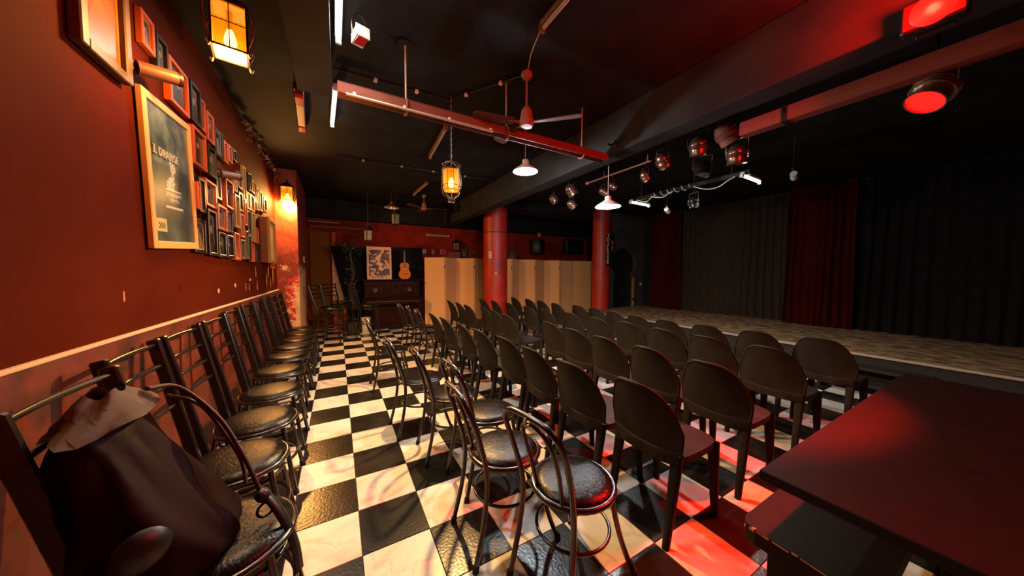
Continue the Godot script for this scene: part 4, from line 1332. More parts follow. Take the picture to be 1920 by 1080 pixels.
func seating() -> void:
	# plastic chairs facing the stage: x of the back top, z
	var rows := [
		[[1.28, 0.53], [1.20, 0.09], [1.19, -0.355], [1.19, -0.80], [1.14, -1.245], [1.11, -1.68], [1.07, -2.20], [1.05, -2.66]],
		[[1.99, 0.53], [1.99, 0.08], [1.98, -0.37], [2.00, -0.81], [2.04, -1.26], [1.91, -2.08], [1.96, -2.55], [2.00, -3.02], [1.89, -3.50], [1.90, -3.97], [1.88, -4.43]],
		[[2.84, 0.53], [2.83, 0.08], [2.82, -0.37], [2.85, -0.83], [2.80, -1.28], [2.82, -1.82], [2.75, -2.34], [2.72, -2.80], [2.74, -3.50], [2.68, -4.02], [2.62, -4.48]],
		[[3.65, 0.62], [3.54, 0.17], [3.48, -0.28], [3.43, -0.72], [3.42, -1.16], [3.50, -1.62], [3.58, -2.08], [3.60, -2.53], [3.47, -2.99], [3.50, -3.52], [3.52, -4.02], [3.44, -4.50]]]
	var rl := ["row nearest the black bistro chairs", "second row from the bistro chairs", "third row from the bistro chairs", "row nearest the stage"]
	var proto := plastic_chair()
	var first := true
	for r in rows.size():
		for k in rows[r].size():
			var q: Array = rows[r][k]
			var lab := "%s dark plastic chair from the wooden table in the %s" % [ORD[k], rl[r]]
			var pos := V(q[0] + 0.272, 0, q[1])
			var turn := 0.02 * sin(k * 2.3 + r * 1.7)
			if first:
				proto.position = pos
				proto.rotation.y = turn
				proto.set_meta("label", lab)
				proto.set_meta("group", "dark plastic chairs in rows")
				first = false
			else:
				dup(proto, pos, turn, lab, "dark plastic chairs in rows")
	# bistro chairs: seat centre, turn, label
	var bs := [
		[0.84, 0.57, 0.16, "black bistro chair with cracked seat nearest the camera"],
		[0.69, 0.19, -0.02, "second black bistro chair from the camera, shiny seat"],
		[0.80, -0.26, 0.06, "third black bistro chair from the camera, pushed forward"],
		[0.69, -0.70, -0.04, "fourth black bistro chair from the camera"],
		[0.56, -1.17, 0.05, "fifth black bistro chair from the camera"],
		[0.49, -2.38, 0.0, "black bistro chair standing alone in the aisle"],
		[1.24, -3.18, 0.05, "first bistro chair of three near the piano, beside plastic chairs"],
		[1.22, -3.72, -0.05, "middle bistro chair of the three near the piano"],
		[1.15, -4.16, 0.1, "last bistro chair of three, nearest the piano"]]
	var bp := bistro_chair()
	for k in bs.size():
		var q: Array = bs[k]
		if k == 0:
			bp.position = V(q[0], 0, q[1])
			bp.rotation.y = q[2]
			bp.set_meta("label", q[3])
			bp.set_meta("group", "black bistro chairs")
		else:
			dup(bp, V(q[0], 0, q[1]), q[2], q[3], "black bistro chairs")
	# ladder back chairs along the left wall
	var zs := [0.20, -0.36, -0.85, -1.40, -2.00, -2.58, -3.07, -3.55, -4.03, -4.505]
	var lp := ladder_chair("ladder_back_chair", 0.475, 1.06, "chair")
	for k in zs.size():
		var lab := "%s black ladder back chair from the camera along the left wall" % ORD[k]
		if k == 0:
			lab = "black ladder back chair carrying the dark red bag"
		var xx: float = [-0.45, -0.535, -0.54, -0.545, -0.58, -0.59, -0.585, -0.585, -0.585, -0.585][k]
		if k == 0:
			lp.position = V(xx, 0, zs[k])
			lp.set_meta("label", lab)
			lp.set_meta("group", "ladder back chairs along the left wall")
		else:
			dup(lp, V(xx, 0, zs[k]), 0.03 * sin(k * 2.0), lab, "ladder back chairs along the left wall")
	# bar stools by the door
	var st := [[-0.19, -5.42, -0.35, "black bar stool nearest the flaked wall pier"], [-0.02, -5.93, -0.75, "black bar stool in the middle, in front of the olive door"], [0.50, -5.66, -0.2, "black bar stool nearest the piano"]]
	var sp := ladder_chair("bar_stool", 0.72, 1.15, "bar stool")
	for k in st.size():
		var q: Array = st[k]
		if k == 0:
			sp.position = V(q[0], 0, q[1])
			sp.rotation.y = q[2]
			sp.set_meta("label", q[3])
			sp.set_meta("group", "bar stools by the olive door")
		else:
			dup(sp, V(q[0], 0, q[1]), q[2], q[3], "bar stools by the olive door")

# ------------------------------------------------------------------ ceiling
func tube_lamp(called: String, a: Vector3, b: Vector3, lit: bool, label: String, energy := 0.0, white := true) -> Node3D:
	var c := (a + b) * 0.5
	var t := thing(called, label, "lamp", c)
	var d := (b - a) * 0.5
	var u := d.normalized()
	obj("batten", MB.new().bar(-d * 1.03 + V(0, 0.03, 0), d * 1.03 + V(0, 0.03, 0), 0.045, 0.03, 0.004), mats["white_plastic" if white else "lamp_cream"], t)
	obj("tube", MB.new().tube(PackedVector3Array([-d, d]), 0.014, 12), mats["tube_lit" if lit else "dim_tube"], t)
	for s in [-1.0, 1.0]:
		obj("socket", MB.new().bar(d * s * 1.0, d * s + u * s * 0.03, 0.04, 0.045, 0.004), mats["white_plastic" if white else "lamp_cream"], t)
	if lit:
		area(t, V(0, -0.018, 0), Vector3.DOWN, u, Vector2(d.length() * 2.0, 0.03), Color(1.0, 0.97, 0.92), energy)
	return t

func pendant(called: String, at: Vector3, r: float, m: Material, lit: bool, label: String, top: float, energy := 0.0) -> void:
	var p := thing(called, label, "lamp", at)
	obj("shade", MB.new().lathe([Vector2(r, 0), Vector2(r * 0.99, 0.008), Vector2(r * 0.80, 0.030), Vector2(r * 0.45, 0.062), Vector2(r * 0.26, 0.085), Vector2(r * 0.24, 0.125), Vector2(0, 0.13)], 28), m, p)
	obj("reflector", MB.new().lathe([Vector2(r * 0.985, 0.003), Vector2(r * 0.78, 0.024), Vector2(r * 0.43, 0.055), Vector2(0, 0.062)], 28), mats["white_enamel"], p)
	obj("bulb", MB.new().lathe([Vector2(0, -0.03), Vector2(0.022, -0.024), Vector2(0.034, 0.0), Vector2(0.03, 0.025), Vector2(0.016, 0.05), Vector2(0, 0.052)], 16), mats["bulb_white"] if lit else mats["white_plastic"], p)
	obj("rod", MB.new().tube(PackedVector3Array([V(0, 0.12, 0), V(0, top - at.y, 0)]), 0.0045, 6), mats["dim_tube"] if lit else mats["iron"], p)
	if lit:
		omni(p, V(0, -0.045, 0), Color(0.93, 0.97, 1.0), energy, 0.05)

func lantern(at: Vector3, turn: float, w: float, h: float, label: String, chain_top: float, energy: float) -> void:
	# square iron lantern with amber panes, open below; origin at the bottom
	var l := thing("square_lantern", label, "lantern", at, turn, "lit square lanterns")
	var fr := MB.new()
	var a := w / 2
	for sx in [-1.0, 1.0]:
		for sz in [-1.0, 1.0]:
			fr.bar(V(sx * a, 0, sz * a), V(sx * a, h, sz * a), 0.009, 0.009)
	for s in [-1.0, 1.0]:
		for y in [0.0, h]:
			fr.bar(V(-a, y, s * a), V(a, y, s * a), 0.010, 0.010)
			fr.bar(V(s * a, y, -a), V(s * a, y, a), 0.010, 0.010)
		# glazing bars
		fr.bar(V(-a, h * 0.56, s * a), V(a, h * 0.56, s * a), 0.004, 0.004)
		fr.bar(V(s * a, h * 0.56, -a), V(s * a, h * 0.56, a), 0.004, 0.004)
		fr.bar(V(0, 0, s * a), V(0, h, s * a), 0.004, 0.004)
		fr.bar(V(s * a, 0, 0), V(s * a, h, 0), 0.004, 0.004)
	obj("frame", fr, mats["iron"], l)
	for k in 4:
		var p := obj("pane", MB.new().box(V(0, h / 2, a - 0.003), V(w - 0.01, h - 0.01, 0.002)), mats["amber_glass"], l)
		p.rotation.y = k * PI / 2
	obj("bottom_glass", MB.new().box(V(0, 0.004, 0), V(w - 0.014, 0.003, w - 0.014)), mats["frosted_glass"], l, "frosted white bottom glass")
	obj("roof", MB.new().lathe([Vector2(w * 0.80, h), Vector2(w * 0.80, h + 0.008), Vector2(w * 0.25, h + w * 0.42), Vector2(w * 0.08, h + w * 0.5), Vector2(0, h + w * 0.52)], 4, Transform3D(Basis(Vector3.UP, PI / 4), Vector3.ZERO), false), mats["iron"], l)
	for k in 4:
		var bs := Basis(Vector3.UP, k * PI / 2 + PI / 4)
		obj("scroll", MB.new().tube(arc([bs * V(a * 1.42, h * 0.95, 0), bs * V(a * 1.95, h * 0.75, 0), bs * V(a * 1.85, h * 0.35, 0), bs * V(a * 1.50, h * 0.10, 0), bs * V(a * 1.62, -0.02, 0), bs * V(a * 1.80, 0.0, 0)], 5), 0.005, 6), mats["brass_iron"], l)
	obj("bulb", MB.new().lathe([Vector2(0, h * 0.12), Vector2(0.018, h * 0.15), Vector2(0.028, h * 0.28), Vector2(0.022, h * 0.42), Vector2(0.012, h * 0.55), Vector2(0, h * 0.56)], 16), mats["bulb_warm"], l)
	obj("socket", MB.new().tube(PackedVector3Array([V(0, h * 0.55, 0), V(0, h, 0)]), 0.014, 10), mats["iron"], l)
	obj("reflector", MB.new().box(V(0, h - 0.008, 0), V(w - 0.014, 0.004, w - 0.014)), mats["white_enamel"], l)
	if chain_top > 0.0:
		obj("chain", MB.new().tube(PackedVector3Array([V(0, h + w * 0.5, 0), V(0, chain_top - at.y, 0)]), 0.005, 5), mats["iron"], l)
	else:
		obj("bracket", MB.new().tube(arc([V(0, h + w * 0.5, 0), V(0, h + w * 0.8, -0.03), V(0, h + w * 0.6, -w * 0.62)], 5), 0.008, 6), mats["iron"], l)
	omni(l, V(0, -0.02, 0), Color(1.0, 0.71, 0.37), energy, 0.05)

func ceiling_things() -> void:
	tube_lamp("tube_lamp", V(-0.03, 3.05, 0.05), V(-0.035, 3.05, -0.97), true, "bright tube lamp on the ceiling nearest the camera", 2.1)
	tube_lamp("tube_lamp", V(-0.055, 3.05, -1.66), V(-0.09, 3.05, -2.46), true, "bright tube lamp on the ceiling above the left chair row", 1.9)
	tube_lamp("tube_lamp", V(1.168, 3.05, 0.85), V(1.168, 3.05, -0.16), false, "unlit tube lamp at the top beside the ceiling fan", 0.0, false)
	tube_lamp("tube_lamp", V(1.05, 3.05, -1.92), V(1.12, 3.05, -2.88), false, "unlit tube lamp behind the hanging round lantern", 0.0, false)
	tube_lamp("tube_lamp", V(1.416, 3.05, -4.25), V(1.385, 3.05, -5.2), false, "unlit tube lamp far back near the second fan", 0.0, false)
	# red ended batten
	var rb := thing("ceiling_batten", "long dark batten with red ends on the ceiling above the photo wall", "lamp", V(-0.37, 3.04, -2.3))
	rb.rotation.y = 0.05
	obj("body", MB.new().box(V(0, 0.02, 0), V(0.08, 0.06, 1.0), Basis.IDENTITY, 0.006), mats["can_dark"], rb)
	obj("diffuser", MB.new().box(V(0, -0.02, -0.02), V(0.07, 0.03, 0.5), Basis.IDENTITY, 0.006), mats["lamp_cream"], rb)
	obj("red_cap", MB.new().box(V(0, -0.022, 0.32), V(0.072, 0.036, 0.18), Basis.IDENTITY, 0.006), mats["red_gel"], rb)
	obj("red_cap", MB.new().box(V(0, -0.022, -0.36), V(0.072, 0.036, 0.14), Basis.IDENTITY, 0.006), mats["red_gel"], rb)
	# floodlight box with red glass
	var fb := thing("flood_light", "grey box floodlight with red glass beside the nearest bright tube", "lamp", V(0.085, 2.95, -0.72), 0.25)
	fb.scale = Vector3.ONE * 0.72
	obj("housing", MB.new().box(V(0, 0, 0), V(0.10, 0.09, 0.16), Basis.IDENTITY, 0.006), mats["white_plastic"], fb)
	obj("bezel", MB.new().box(V(0, 0.0, 0.085), V(0.12, 0.10, 0.015), Basis.IDENTITY, 0.004), mats["white_plastic"], fb)
	obj("glass", MB.new().box(V(0, -0.052, 0.03), V(0.085, 0.012, 0.12), Basis.IDENTITY, 0.003), mats["red_gel"], fb)
	for k in 5:
		obj("fin", MB.new().box(V(-0.04 + k * 0.02, 0.05, -0.01), V(0.006, 0.02, 0.12)), mats["white_plastic"], fb)
	obj("yoke", MB.new().tube(arc([V(-0.06, 0, 0), V(-0.06, 0.14, 0), V(0, 0.20, 0), V(0.06, 0.14, 0), V(0.06, 0, 0)], 4), 0.006, 6), mats["iron"], fb)
	# hanging red oxide channel
	var ch := thing("steel_channel", "salmon coloured steel channel hung below the ceiling on rods", "beam", V(0, 2.64, -0.85))
	var cb := MB.new()
	cb.box(V(1.22, 0.035, 0), V(2.54, 0.006, 0.09))
	for s in [-1.0, 1.0]:
		cb.box(V(1.22, 0.0, s * 0.042), V(2.54, 0.07, 0.006))
	obj("channel", cb, mats["profile_paint"], ch)
	for x in [0.40, 1.26, 2.15]:
		var rd := obj("rod", MB.new().tube(PackedVector3Array([V(x, 0.03, 0), V(x, CEIL - 2.64, 0)]), 0.007, 6), mats["dim_tube"], ch)
		obj("hook", MB.new().ring(V(x, 0.0, 0), 0.055, 0.009, 16, 6, Basis(Vector3.FORWARD, PI / 2)), mats["profile_paint"], rd)
		obj("rose", MB.new().lathe([Vector2(0, 0), Vector2(0.06, 0), Vector2(0.06, -0.012), Vector2(0, -0.014)], 16, Transform3D(Basis.IDENTITY, V(x, CEIL - 2.64, 0))), mats["can_dark"], rd)
	obj("conduit", MB.new().tube(PackedVector3Array([V(0.0, -0.045, 0.06), V(1.1, -0.045, 0.06)]), 0.009, 6), mats["cable_white"], ch)
	for x in [0.05, 0.38, 0.72, 1.08]:
		obj("clip", MB.new().box(V(x, -0.035, 0.055), V(0.02, 0.03, 0.02), Basis.IDENTITY, 0.003), mats["white_plastic"], ch)
	# ceiling conduits
	var c1 := thing("ceiling_conduit", "thin conduit on the ceiling running to the fan above the round lantern", "conduit")
	obj("pipe", MB.new().tube(PackedVector3Array([V(-0.07, 3.08, -1.40), V(0.90, 3.08, -1.37), V(0.93, 3.08, -1.34), V(1.35, 3.08, -0.68)]), 0.010, 7), mats["can_dark"], c1)
	for p in [V(0.25, 3.075, -1.39), V(0.60, 3.075, -1.38), V(1.02, 3.075, -1.20), V(1.22, 3.075, -0.88)]:
		obj("clip", MB.new().box(p, V(0.03, 0.03, 0.03), Basis.IDENTITY, 0.004), mats["white_plastic"], c1)
	var c2 := thing("ceiling_conduit", "thin conduit on the ceiling running behind the hanging round lantern", "conduit")
	obj("pipe", MB.new().tube(PackedVector3Array([V(-0.06, 3.08, -3.62), V(2.48, 3.08, -3.52)]), 0.010, 7), mats["can_dark"], c2)
	for x in [0.3, 0.85, 1.35, 1.9]:
		obj("clip", MB.new().box(V(x, 3.075, -3.60 + x * 0.035), V(0.03, 0.03, 0.03), Basis.IDENTITY, 0.004), mats["dim_tube"], c2)
	var cb2 := obj("ceiling_cable", MB.new().tube(arc([V(1.36, 3.07, -0.66), V(1.26, 3.085, -0.45), V(1.17, 3.06, -0.19)], 6), 0.004, 5), mats["dim_tube"])
	tag(cb2, "thin cable from the ceiling fan to the unlit tube lamp", "cable")

	fan(V(1.36, CEIL, -0.67), 0.40, [3.42, 0.80, -1.66], 0.46, "brown three blade ceiling fan hanging in front of the steel channel")
	fan(V(1.62, CEIL, -5.3), 0.28, [0.4, 2.5, 4.6], 0.50, "dim ceiling fan far back above the piano side")

	pendant("pendant_lamp", V(1.735, 2.5, -1.283), 0.135, mats["white_enamel"], true, "lit white pendant lamp just below the steel channel", CEIL, 2.4)
	pendant("pendant_lamp", V(2.80, 2.20, -1.09), 0.150, mats["white_enamel"], true, "lit white pendant lamp hanging lowest near the stage lights", CEIL, 2.4)

	lantern(V(-0.546, 2.55, -0.606), 0.16, 0.14, 0.23, "large lit amber lantern hanging near the green poster", CEIL, 1.5)
	lantern(V(-0.755, 2.55, -4.60), 0.0, 0.16, 0.22, "lit amber lantern on the flaked wall pier", -1.0, 6.5)
	round_lantern(V(0.912, 2.08, -1.336))

func fan(at: Vector3, drop: float, angles: Array, len_: float, label: String) -> void:
	var f := thing("ceiling_fan", label, "fan", at)
	obj("canopy", MB.new().lathe([Vector2(0, -0.06), Vector2(0.03, -0.058), Vector2(0.05, -0.03), Vector2(0.045, -0.005), Vector2(0.02, 0), Vector2(0, 0)], 16), mats["fan_paint"], f)
	obj("rod", MB.new().tube(PackedVector3Array([V(0, -0.05, 0), V(0, -drop + 0.10, 0)]), 0.009, 8), mats["fan_paint"], f)
	obj("motor", MB.new().lathe([Vector2(0, -drop - 0.06), Vector2(0.05, -drop - 0.055), Vector2(0.065, -drop - 0.02), Vector2(0.062, -drop), Vector2(0.055, -drop + 0.01), Vector2(0.045, -drop + 0.08), Vector2(0.025, -drop + 0.11), Vector2(0, -drop + 0.11)], 20), mats["fan_paint"], f)
	for a in angles:
		var bs := Basis(Vector3.UP, -a)
		var b := MB.new()
		var ol := PackedVector2Array([Vector2(0.11, -0.04), Vector2(len_ - 0.03, -0.062), Vector2(len_, -0.045), Vector2(len_, 0.045), Vector2(len_ - 0.03, 0.062), Vector2(0.11, 0.04)])
		b.extrude(ol, 0.008, Transform3D(bs * Basis(Vector3.RIGHT, PI / 2 + 0.22), V(0, -drop - 0.02, 0)))
		var bl := obj("blade", b, mats["wood_blade"], f)
		obj("blade_arm", MB.new().bar(V(0, -drop - 0.02, 0) + bs * V(0.05, 0, 0), V(0, -drop - 0.02, 0) + bs * V(0.16, 0, 0), 0.03, 0.008), mats["fan_paint"], bl)

func round_lantern(at: Vector3) -> void:
	var l := thing("round_lantern", "lit round amber lantern with scrolled iron cage hanging on a chain", "lantern", at)
	# amber drum in panels
	for k in 8:
		var a := TAU * (k + 0.5) / 8
		var bs := Basis(Vector3.UP, -a)
		obj("pane", MB.new().box(bs * V(0.074, 0.215, 0), V(0.003, 0.20, 0.060), bs), mats["amber_glass"], l)
	var fr := MB.new()
	for y in [0.115, 0.165, 0.315]:
		fr.ring(V(0, y, 0), 0.081, 0.0035, 24, 5)
	for k in 8:
		var a := TAU * k / 8
		fr.tube(PackedVector3Array([V(cos(a) * 0.081, 0.115, sin(a) * 0.081), V(cos(a) * 0.081, 0.315, sin(a) * 0.081)]), 0.003, 5)
	obj("drum_frame", fr, mats["brass_iron"], l)
	for k in 4:
		var bs := Basis(Vector3.UP, k * PI / 2 + 0.5)
		obj("cage_bar", MB.new().tube(arc([bs * V(0.0, 0.40, 0), bs * V(0.07, 0.375, 0), bs * V(0.10, 0.33, 0), bs * V(0.125, 0.19, 0), bs * V(0.10, 0.09, 0), bs * V(0.0, 0.035, 0)], 6), 0.0045, 6), mats["brass_iron"], l)
		for y in [0.335, 0.125, 0.02]:
			obj("scroll", MB.new().ring(bs * V(0.105 if y > 0.05 else 0.026, y, 0), 0.018, 0.0035, 12, 5, bs * Basis(Vector3.RIGHT, PI / 2)), mats["brass_iron"], l)
	obj("cap", MB.new().lathe([Vector2(0.084, 0.318), Vector2(0.084, 0.326), Vector2(0.03, 0.345), Vector2(0, 0.345)], 24), mats["iron"], l)
	obj("stem", MB.new().tube(PackedVector3Array([V(0, 0.0, 0), V(0, 0.11, 0)]), 0.006, 6), mats["brass_iron"], l)
	obj("hanger", MB.new().tube(PackedVector3Array([V(0, 0.32, 0), V(0, 0.44, 0)]), 0.006, 6), mats["brass_iron"], l)
	var ch := MB.new()
	var n := 22
	for k in n:
		var y := lerpf(0.45, CEIL - at.y - 0.02, k / float(n - 1))
		ch.ring(V(0, y, 0), 0.013, 0.003, 8, 4, Basis(Vector3.UP, (k % 2) * PI / 2) * Basis(Vector3.RIGHT, PI / 2))
	obj("chain", ch, mats["iron"], l)
	obj("cord", MB.new().tube(PackedVector3Array([V(0.004, 0.43, 0), V(0.004, CEIL - at.y, 0)]), 0.004, 5), mats["dim_tube"], l)
	obj("bulb", MB.new().lathe([Vector2(0, 0.145), Vector2(0.018, 0.15), Vector2(0.028, 0.18), Vector2(0.022, 0.215), Vector2(0.012, 0.24), Vector2(0, 0.242)], 14), mats["bulb_warm"], l)
	spot(l, at + V(0, -0.045, 0), at + V(0, -1.0, 0), Color(1.0, 0.77, 0.48), 7.0, 86.0, 0.03, 0.3)

# ------------------------------------------------------------------ stage lights
func par_can(at: Vector3, aim: Vector3, r: float, m: String, label: String, top := CEIL, lit := false) -> Node3D:
	var p := thing("stage_lamp", label, "stage light", at, 0.0, "stage lamps on the lighting bars")
	var d := aim.normalized()
	var x := d.cross(V(0, 0, 1) if absf(d.z) < 0.9 else V(1, 0, 0)).normalized()
	var bs := Basis(x, -d, x.cross(-d))     # local -y is the beam
	var L := r * 2.2
	var xf := Transform3D(bs, Vector3.ZERO)
	var prof := [Vector2(0, L * 0.52), Vector2(r * 0.45, L * 0.50), Vector2(r * 0.72, L * 0.40), Vector2(r * 0.95, L * 0.18), Vector2(r * 0.96, L * 0.10)]
	for k in 3:
		var y := L * (0.08 - k * 0.10)
		prof.append_array([Vector2(r * 1.10, y), Vector2(r * 1.10, y - L * 0.03), Vector2(r * 0.96, y - L * 0.045)])
	prof.append_array([Vector2(r * 0.96, -L * 0.46), Vector2(r * 0.99, -L * 0.48), Vector2(r * 0.90, -L * 0.48)])
	obj("can", MB.new().lathe(prof, 24, xf), mats[m], p)
	obj("lens", MB.new().lathe([Vector2(r * 0.93, -L * 0.40), Vector2(0, -L * 0.42)], 24, xf), mats["red_lens"] if lit else mats["lens"], p)
	var ya := V(d.z, 0, -d.x).normalized() if Vector2(d.x, d.z).length() > 0.2 else V(0, 0, 1)
	var yk := PackedVector3Array([ya * r * 1.12, ya * r * 1.16 + V(0, r * 1.75, 0), -ya * r * 1.16 + V(0, r * 1.75, 0), -ya * r * 1.12])
	obj("yoke", MB.new().tube(yk, 0.007, 6), mats["can_metal"], p)
	if top > at.y + r * 1.75:
		obj("hanger", MB.new().tube(PackedVector3Array([V(0, r * 1.75, 0), V(0, top - at.y, 0)]), 0.008, 6), mats["iron"], p)
	return p

func stage_lights() -> void:
	var lb := thing("lighting_bar", "dark lighting bar behind the beam carrying the stage lamps", "bar")
	obj("pipe", MB.new().tube(PackedVector3Array([V(3.12, 2.87, -3.0), V(3.12, 2.87, 2.6)]), 0.022, 10), mats["iron"], lb)
	for z in [-2.6, -1.2, 0.2, 1.6]:
		obj("hanger", MB.new().tube(PackedVector3Array([V(3.12, 2.87, z), V(3.12, CEIL, z)]), 0.010, 6), mats["iron"], lb)
	par_can(V(3.10, 2.67, -0.194), V(0.25, -1, -0.1), 0.085, "can_metal", "shiny stage lamp hanging in its square yoke in the middle of the bar")
	par_can(V(3.14, 2.72, 0.04), V(0.45, -0.75, 0.25), 0.095, "profile_paint", "dull red painted stage lamp at the end of the red beam")
	par_can(V(3.15, 2.49, 0.13), V(0.15, -1, -0.05), 0.080, "can_metal", "shiny stage lamp below the dull red one")
	par_can(V(3.12, 2.66, -0.60), V(0.65, -0.7, 0.1), 0.075, "can_metal", "tilted stage lamp left of the square yoke lamp")
	par_can(V(3.20, 2.575, -0.88), V(0.5, -0.8, 0.2), 0.060, "can_metal", "small stage lamp below the tilted lamp")
	par_can(V(3.30, 2.50, -0.26), V(-0.2, -1, 0.1), 0.075, "can_dark", "black unlit stage lamp below the square yoke lamp")
	par_can(V(3.05, 2.66, -2.07), V(0.5, -0.75, 0.15), 0.085, "can_metal", "largest stage lamp of the far left cluster")
	par_can(V(3.05, 2.61, -2.50), V(0.5, -0.75, 0.3), 0.070, "can_metal", "leftmost stage lamp of the far cluster")
	par_can(V(3.05, 2.44, -2.06), V(0.6, -0.6, 0.2), 0.062, "can_metal", "lowest stage lamp of the far left cluster")
	par_can(V(3.30, 2.58, -1.66), V(0.8, -0.4, 0.3), 0.055, "can_metal", "dim stage lamp above the lowest white pendant")
	par_can(V(3.32, 2.62, -1.50), V(0.8, -0.4, 0.3), 0.050, "can_metal", "smallest stage lamp above the lowest white pendant")
	# red flood lamp on the face of the beam
	var rp := thing("red_flood", "lit red flood lamp fixed to the face of the ceiling beam", "stage light", V(2.50, 2.66, 1.28))
	obj("plate", MB.new().box(V(-0.008, 0, 0), V(0.016, 0.16, 0.12), Basis.IDENTITY, 0.004), mats["iron"], rp)
	obj("housing", MB.new().box(V(-0.055, 0, 0), V(0.08, 0.14, 0.20), Basis.IDENTITY, 0.010), mats["can_dark"], rp)
	obj("glass", MB.new().lathe([Vector2(0.075, 0), Vector2(0.06, 0.012), Vector2(0, 0.018)], 20, Transform3D(Basis(V(0, 0, 1), PI / 2), V(-0.094, 0, 0))), mats["red_lens"], rp)
	omni(rp, V(-0.135, 0, 0), Color(1.0, 0.05, 0.02), 4.5, 0.05)
	var aim := V(-1.50, -2.5, -0.95)
	var rq := par_can(V(3.05, 2.5, 1.22), aim, 0.09, "can_metal", "lit red stage lamp at the right end of the lighting bar", CEIL, true)
	spot(rq, V(3.05, 2.5, 1.22) + aim.normalized() * 0.12, V(3.05, 2.5, 1.22) + aim, Color(1.0, 0.13, 0.045), 19.0, 25.0, 0.04, 0.4)
	# low metal pipe along the beam
	var ba := thing("lighting_bar", "thin pale pipe hanging along the right side of the ceiling beam", "bar")
	obj("pipe", MB.new().tube(PackedVector3Array([V(3.0, 2.652, -1.65), V(3.0, 2.652, -0.66)]), 0.011, 8), mats["lamp_cream"], ba)
	obj("end_knob", MB.new().lathe([Vector2(0, -0.025), Vector2(0.02, -0.02), Vector2(0.02, 0.02), Vector2(0, 0.025)], 10, Transform3D(Basis(Vector3.RIGHT, PI / 2), V(3.0, 2.652, -1.66))), mats["fan_paint"], ba)
	obj("hanger", MB.new().tube(PackedVector3Array([V(3.0, 2.65, -0.70), V(3.0, CEIL, -0.70)]), 0.009, 6), mats["lamp_cream"], ba)
	obj("hanger", MB.new().tube(PackedVector3Array([V(3.0, 2.65, -1.35), V(3.0, CEIL, -1.35)]), 0.009, 6), mats["iron"], ba)
	# red box beam
	var rb := thing("box_beam", "orange red box beam leading off to the right below the ceiling", "beam", V(2.96, 2.615, 1.45))
	obj("tube", MB.new().box(V(0, 0, 0), V(0.10, 0.11, 2.4), Basis.IDENTITY, 0.004), mat("beam_red", Color(0.46, 0.16, 0.085), 0.6), rb)
	for z in [-0.9, 0.6]:
		obj("strap", MB.new().box(V(0, 0.0, z), V(0.112, 0.122, 0.03)), mats["can_dark"], rb)
	# far bar with cables and short lit tubes
	var bb := thing("lighting_bar", "grey bar wrapped in white cables between the two short lit tubes", "bar")
	obj("pipe", MB.new().box(V(4.2, 2.60, -1.02), V(0.05, 0.06, 1.65), Basis.IDENTITY, 0.006), mats["can_dark"], bb)
	for z in [-1.7, -0.4]:
		obj("hanger", MB.new().tube(PackedVector3Array([V(4.2, 2.63, z), V(4.2, CEIL, z)]), 0.009, 6), mats["iron"], bb)
	for q in [[-1.75, -1.45, 0.06], [-1.50, -1.15, 0.05], [-0.85, -0.35, 0.09]]:
		var pts := []
		for k in 7:
			var t := k / 6.0
			pts.append(V(4.16 + 0.015 * sin(k * 2.2), 2.60 - q[2] * sin(t * PI) - 0.02, lerpf(q[0], q[1], t)))
		obj("cable", MB.new().tube(arc(pts, 4), 0.007, 5), mats["cable_white"], bb)
	var tw := PackedVector3Array()
	for k in 40:
		tw.append(V(4.2 + cos(k * 0.9) * 0.034, 2.60 + sin(k * 0.9) * 0.038, lerpf(-1.5, -0.9, k / 39.0)))
	obj("cable", MB.new().tube(tw, 0.006, 5), mats["cable_white"], bb)
	tube_lamp("short_tube_lamp", V(4.15, 2.56, -1.86), V(4.62, 2.56, -1.88), true, "short lit tube lamp at the left end of the cable wrapped bar", 1.4)
	tube_lamp("short_tube_lamp", V(4.15, 2.56, -0.26), V(4.62, 2.56, -0.28), true, "short lit tube lamp at the right end of the cable wrapped bar", 1.4)
	par_can(V(4.3, 2.40, -0.92), V(0.3, -1, 0.1), 0.07, "can_dark", "black stage lamp under the cable wrapped bar")
	# little clamp spots
	for q in [[V(4.75, 2.46, -1.62), "small clamp spot left below the cable wrapped bar"], [V(4.75, 2.48, -1.15), "small clamp spot in the middle below the cable wrapped bar"], [V(4.85, 2.62, -0.02), "small clamp spot right of the cable wrapped bar"]]:
		var c := thing("clamp_spot", q[1], "stage light", q[0], 0.0, "small clamp spots over the stage front")
		obj("head", MB.new().tube(PackedVector3Array([V(-0.05, 0, 0.02), V(0.06, -0.03, -0.01)]), 0.035, 12), mats["white_plastic"], c)
		obj("clamp", MB.new().box(V(0, 0.05, 0), V(0.03, 0.05, 0.03), Basis.IDENTITY, 0.004), mats["iron"], c)
		obj("stem", MB.new().tube(PackedVector3Array([V(0, 0.05, 0), V(0, CEIL - q[0].y, 0)]), 0.006, 5), mats["iron"], c)
	var gd := thing("lamp_bracket", "small dark metal bracket on the face of the ceiling beam", "bracket", V(2.47, 2.74, -0.72))
	obj("plate", MB.new().box(V(0.02, 0, 0), V(0.02, 0.06, 0.08), Basis.IDENTITY, 0.004), mats["iron"], gd)
	for s in [-1.0, 1.0]:
		obj("arm", MB.new().tube(PackedVector3Array([V(0.015, 0, s * 0.025), V(-0.03, 0.02, s * 0.045)]), 0.010, 6), mats["can_dark"], gd)

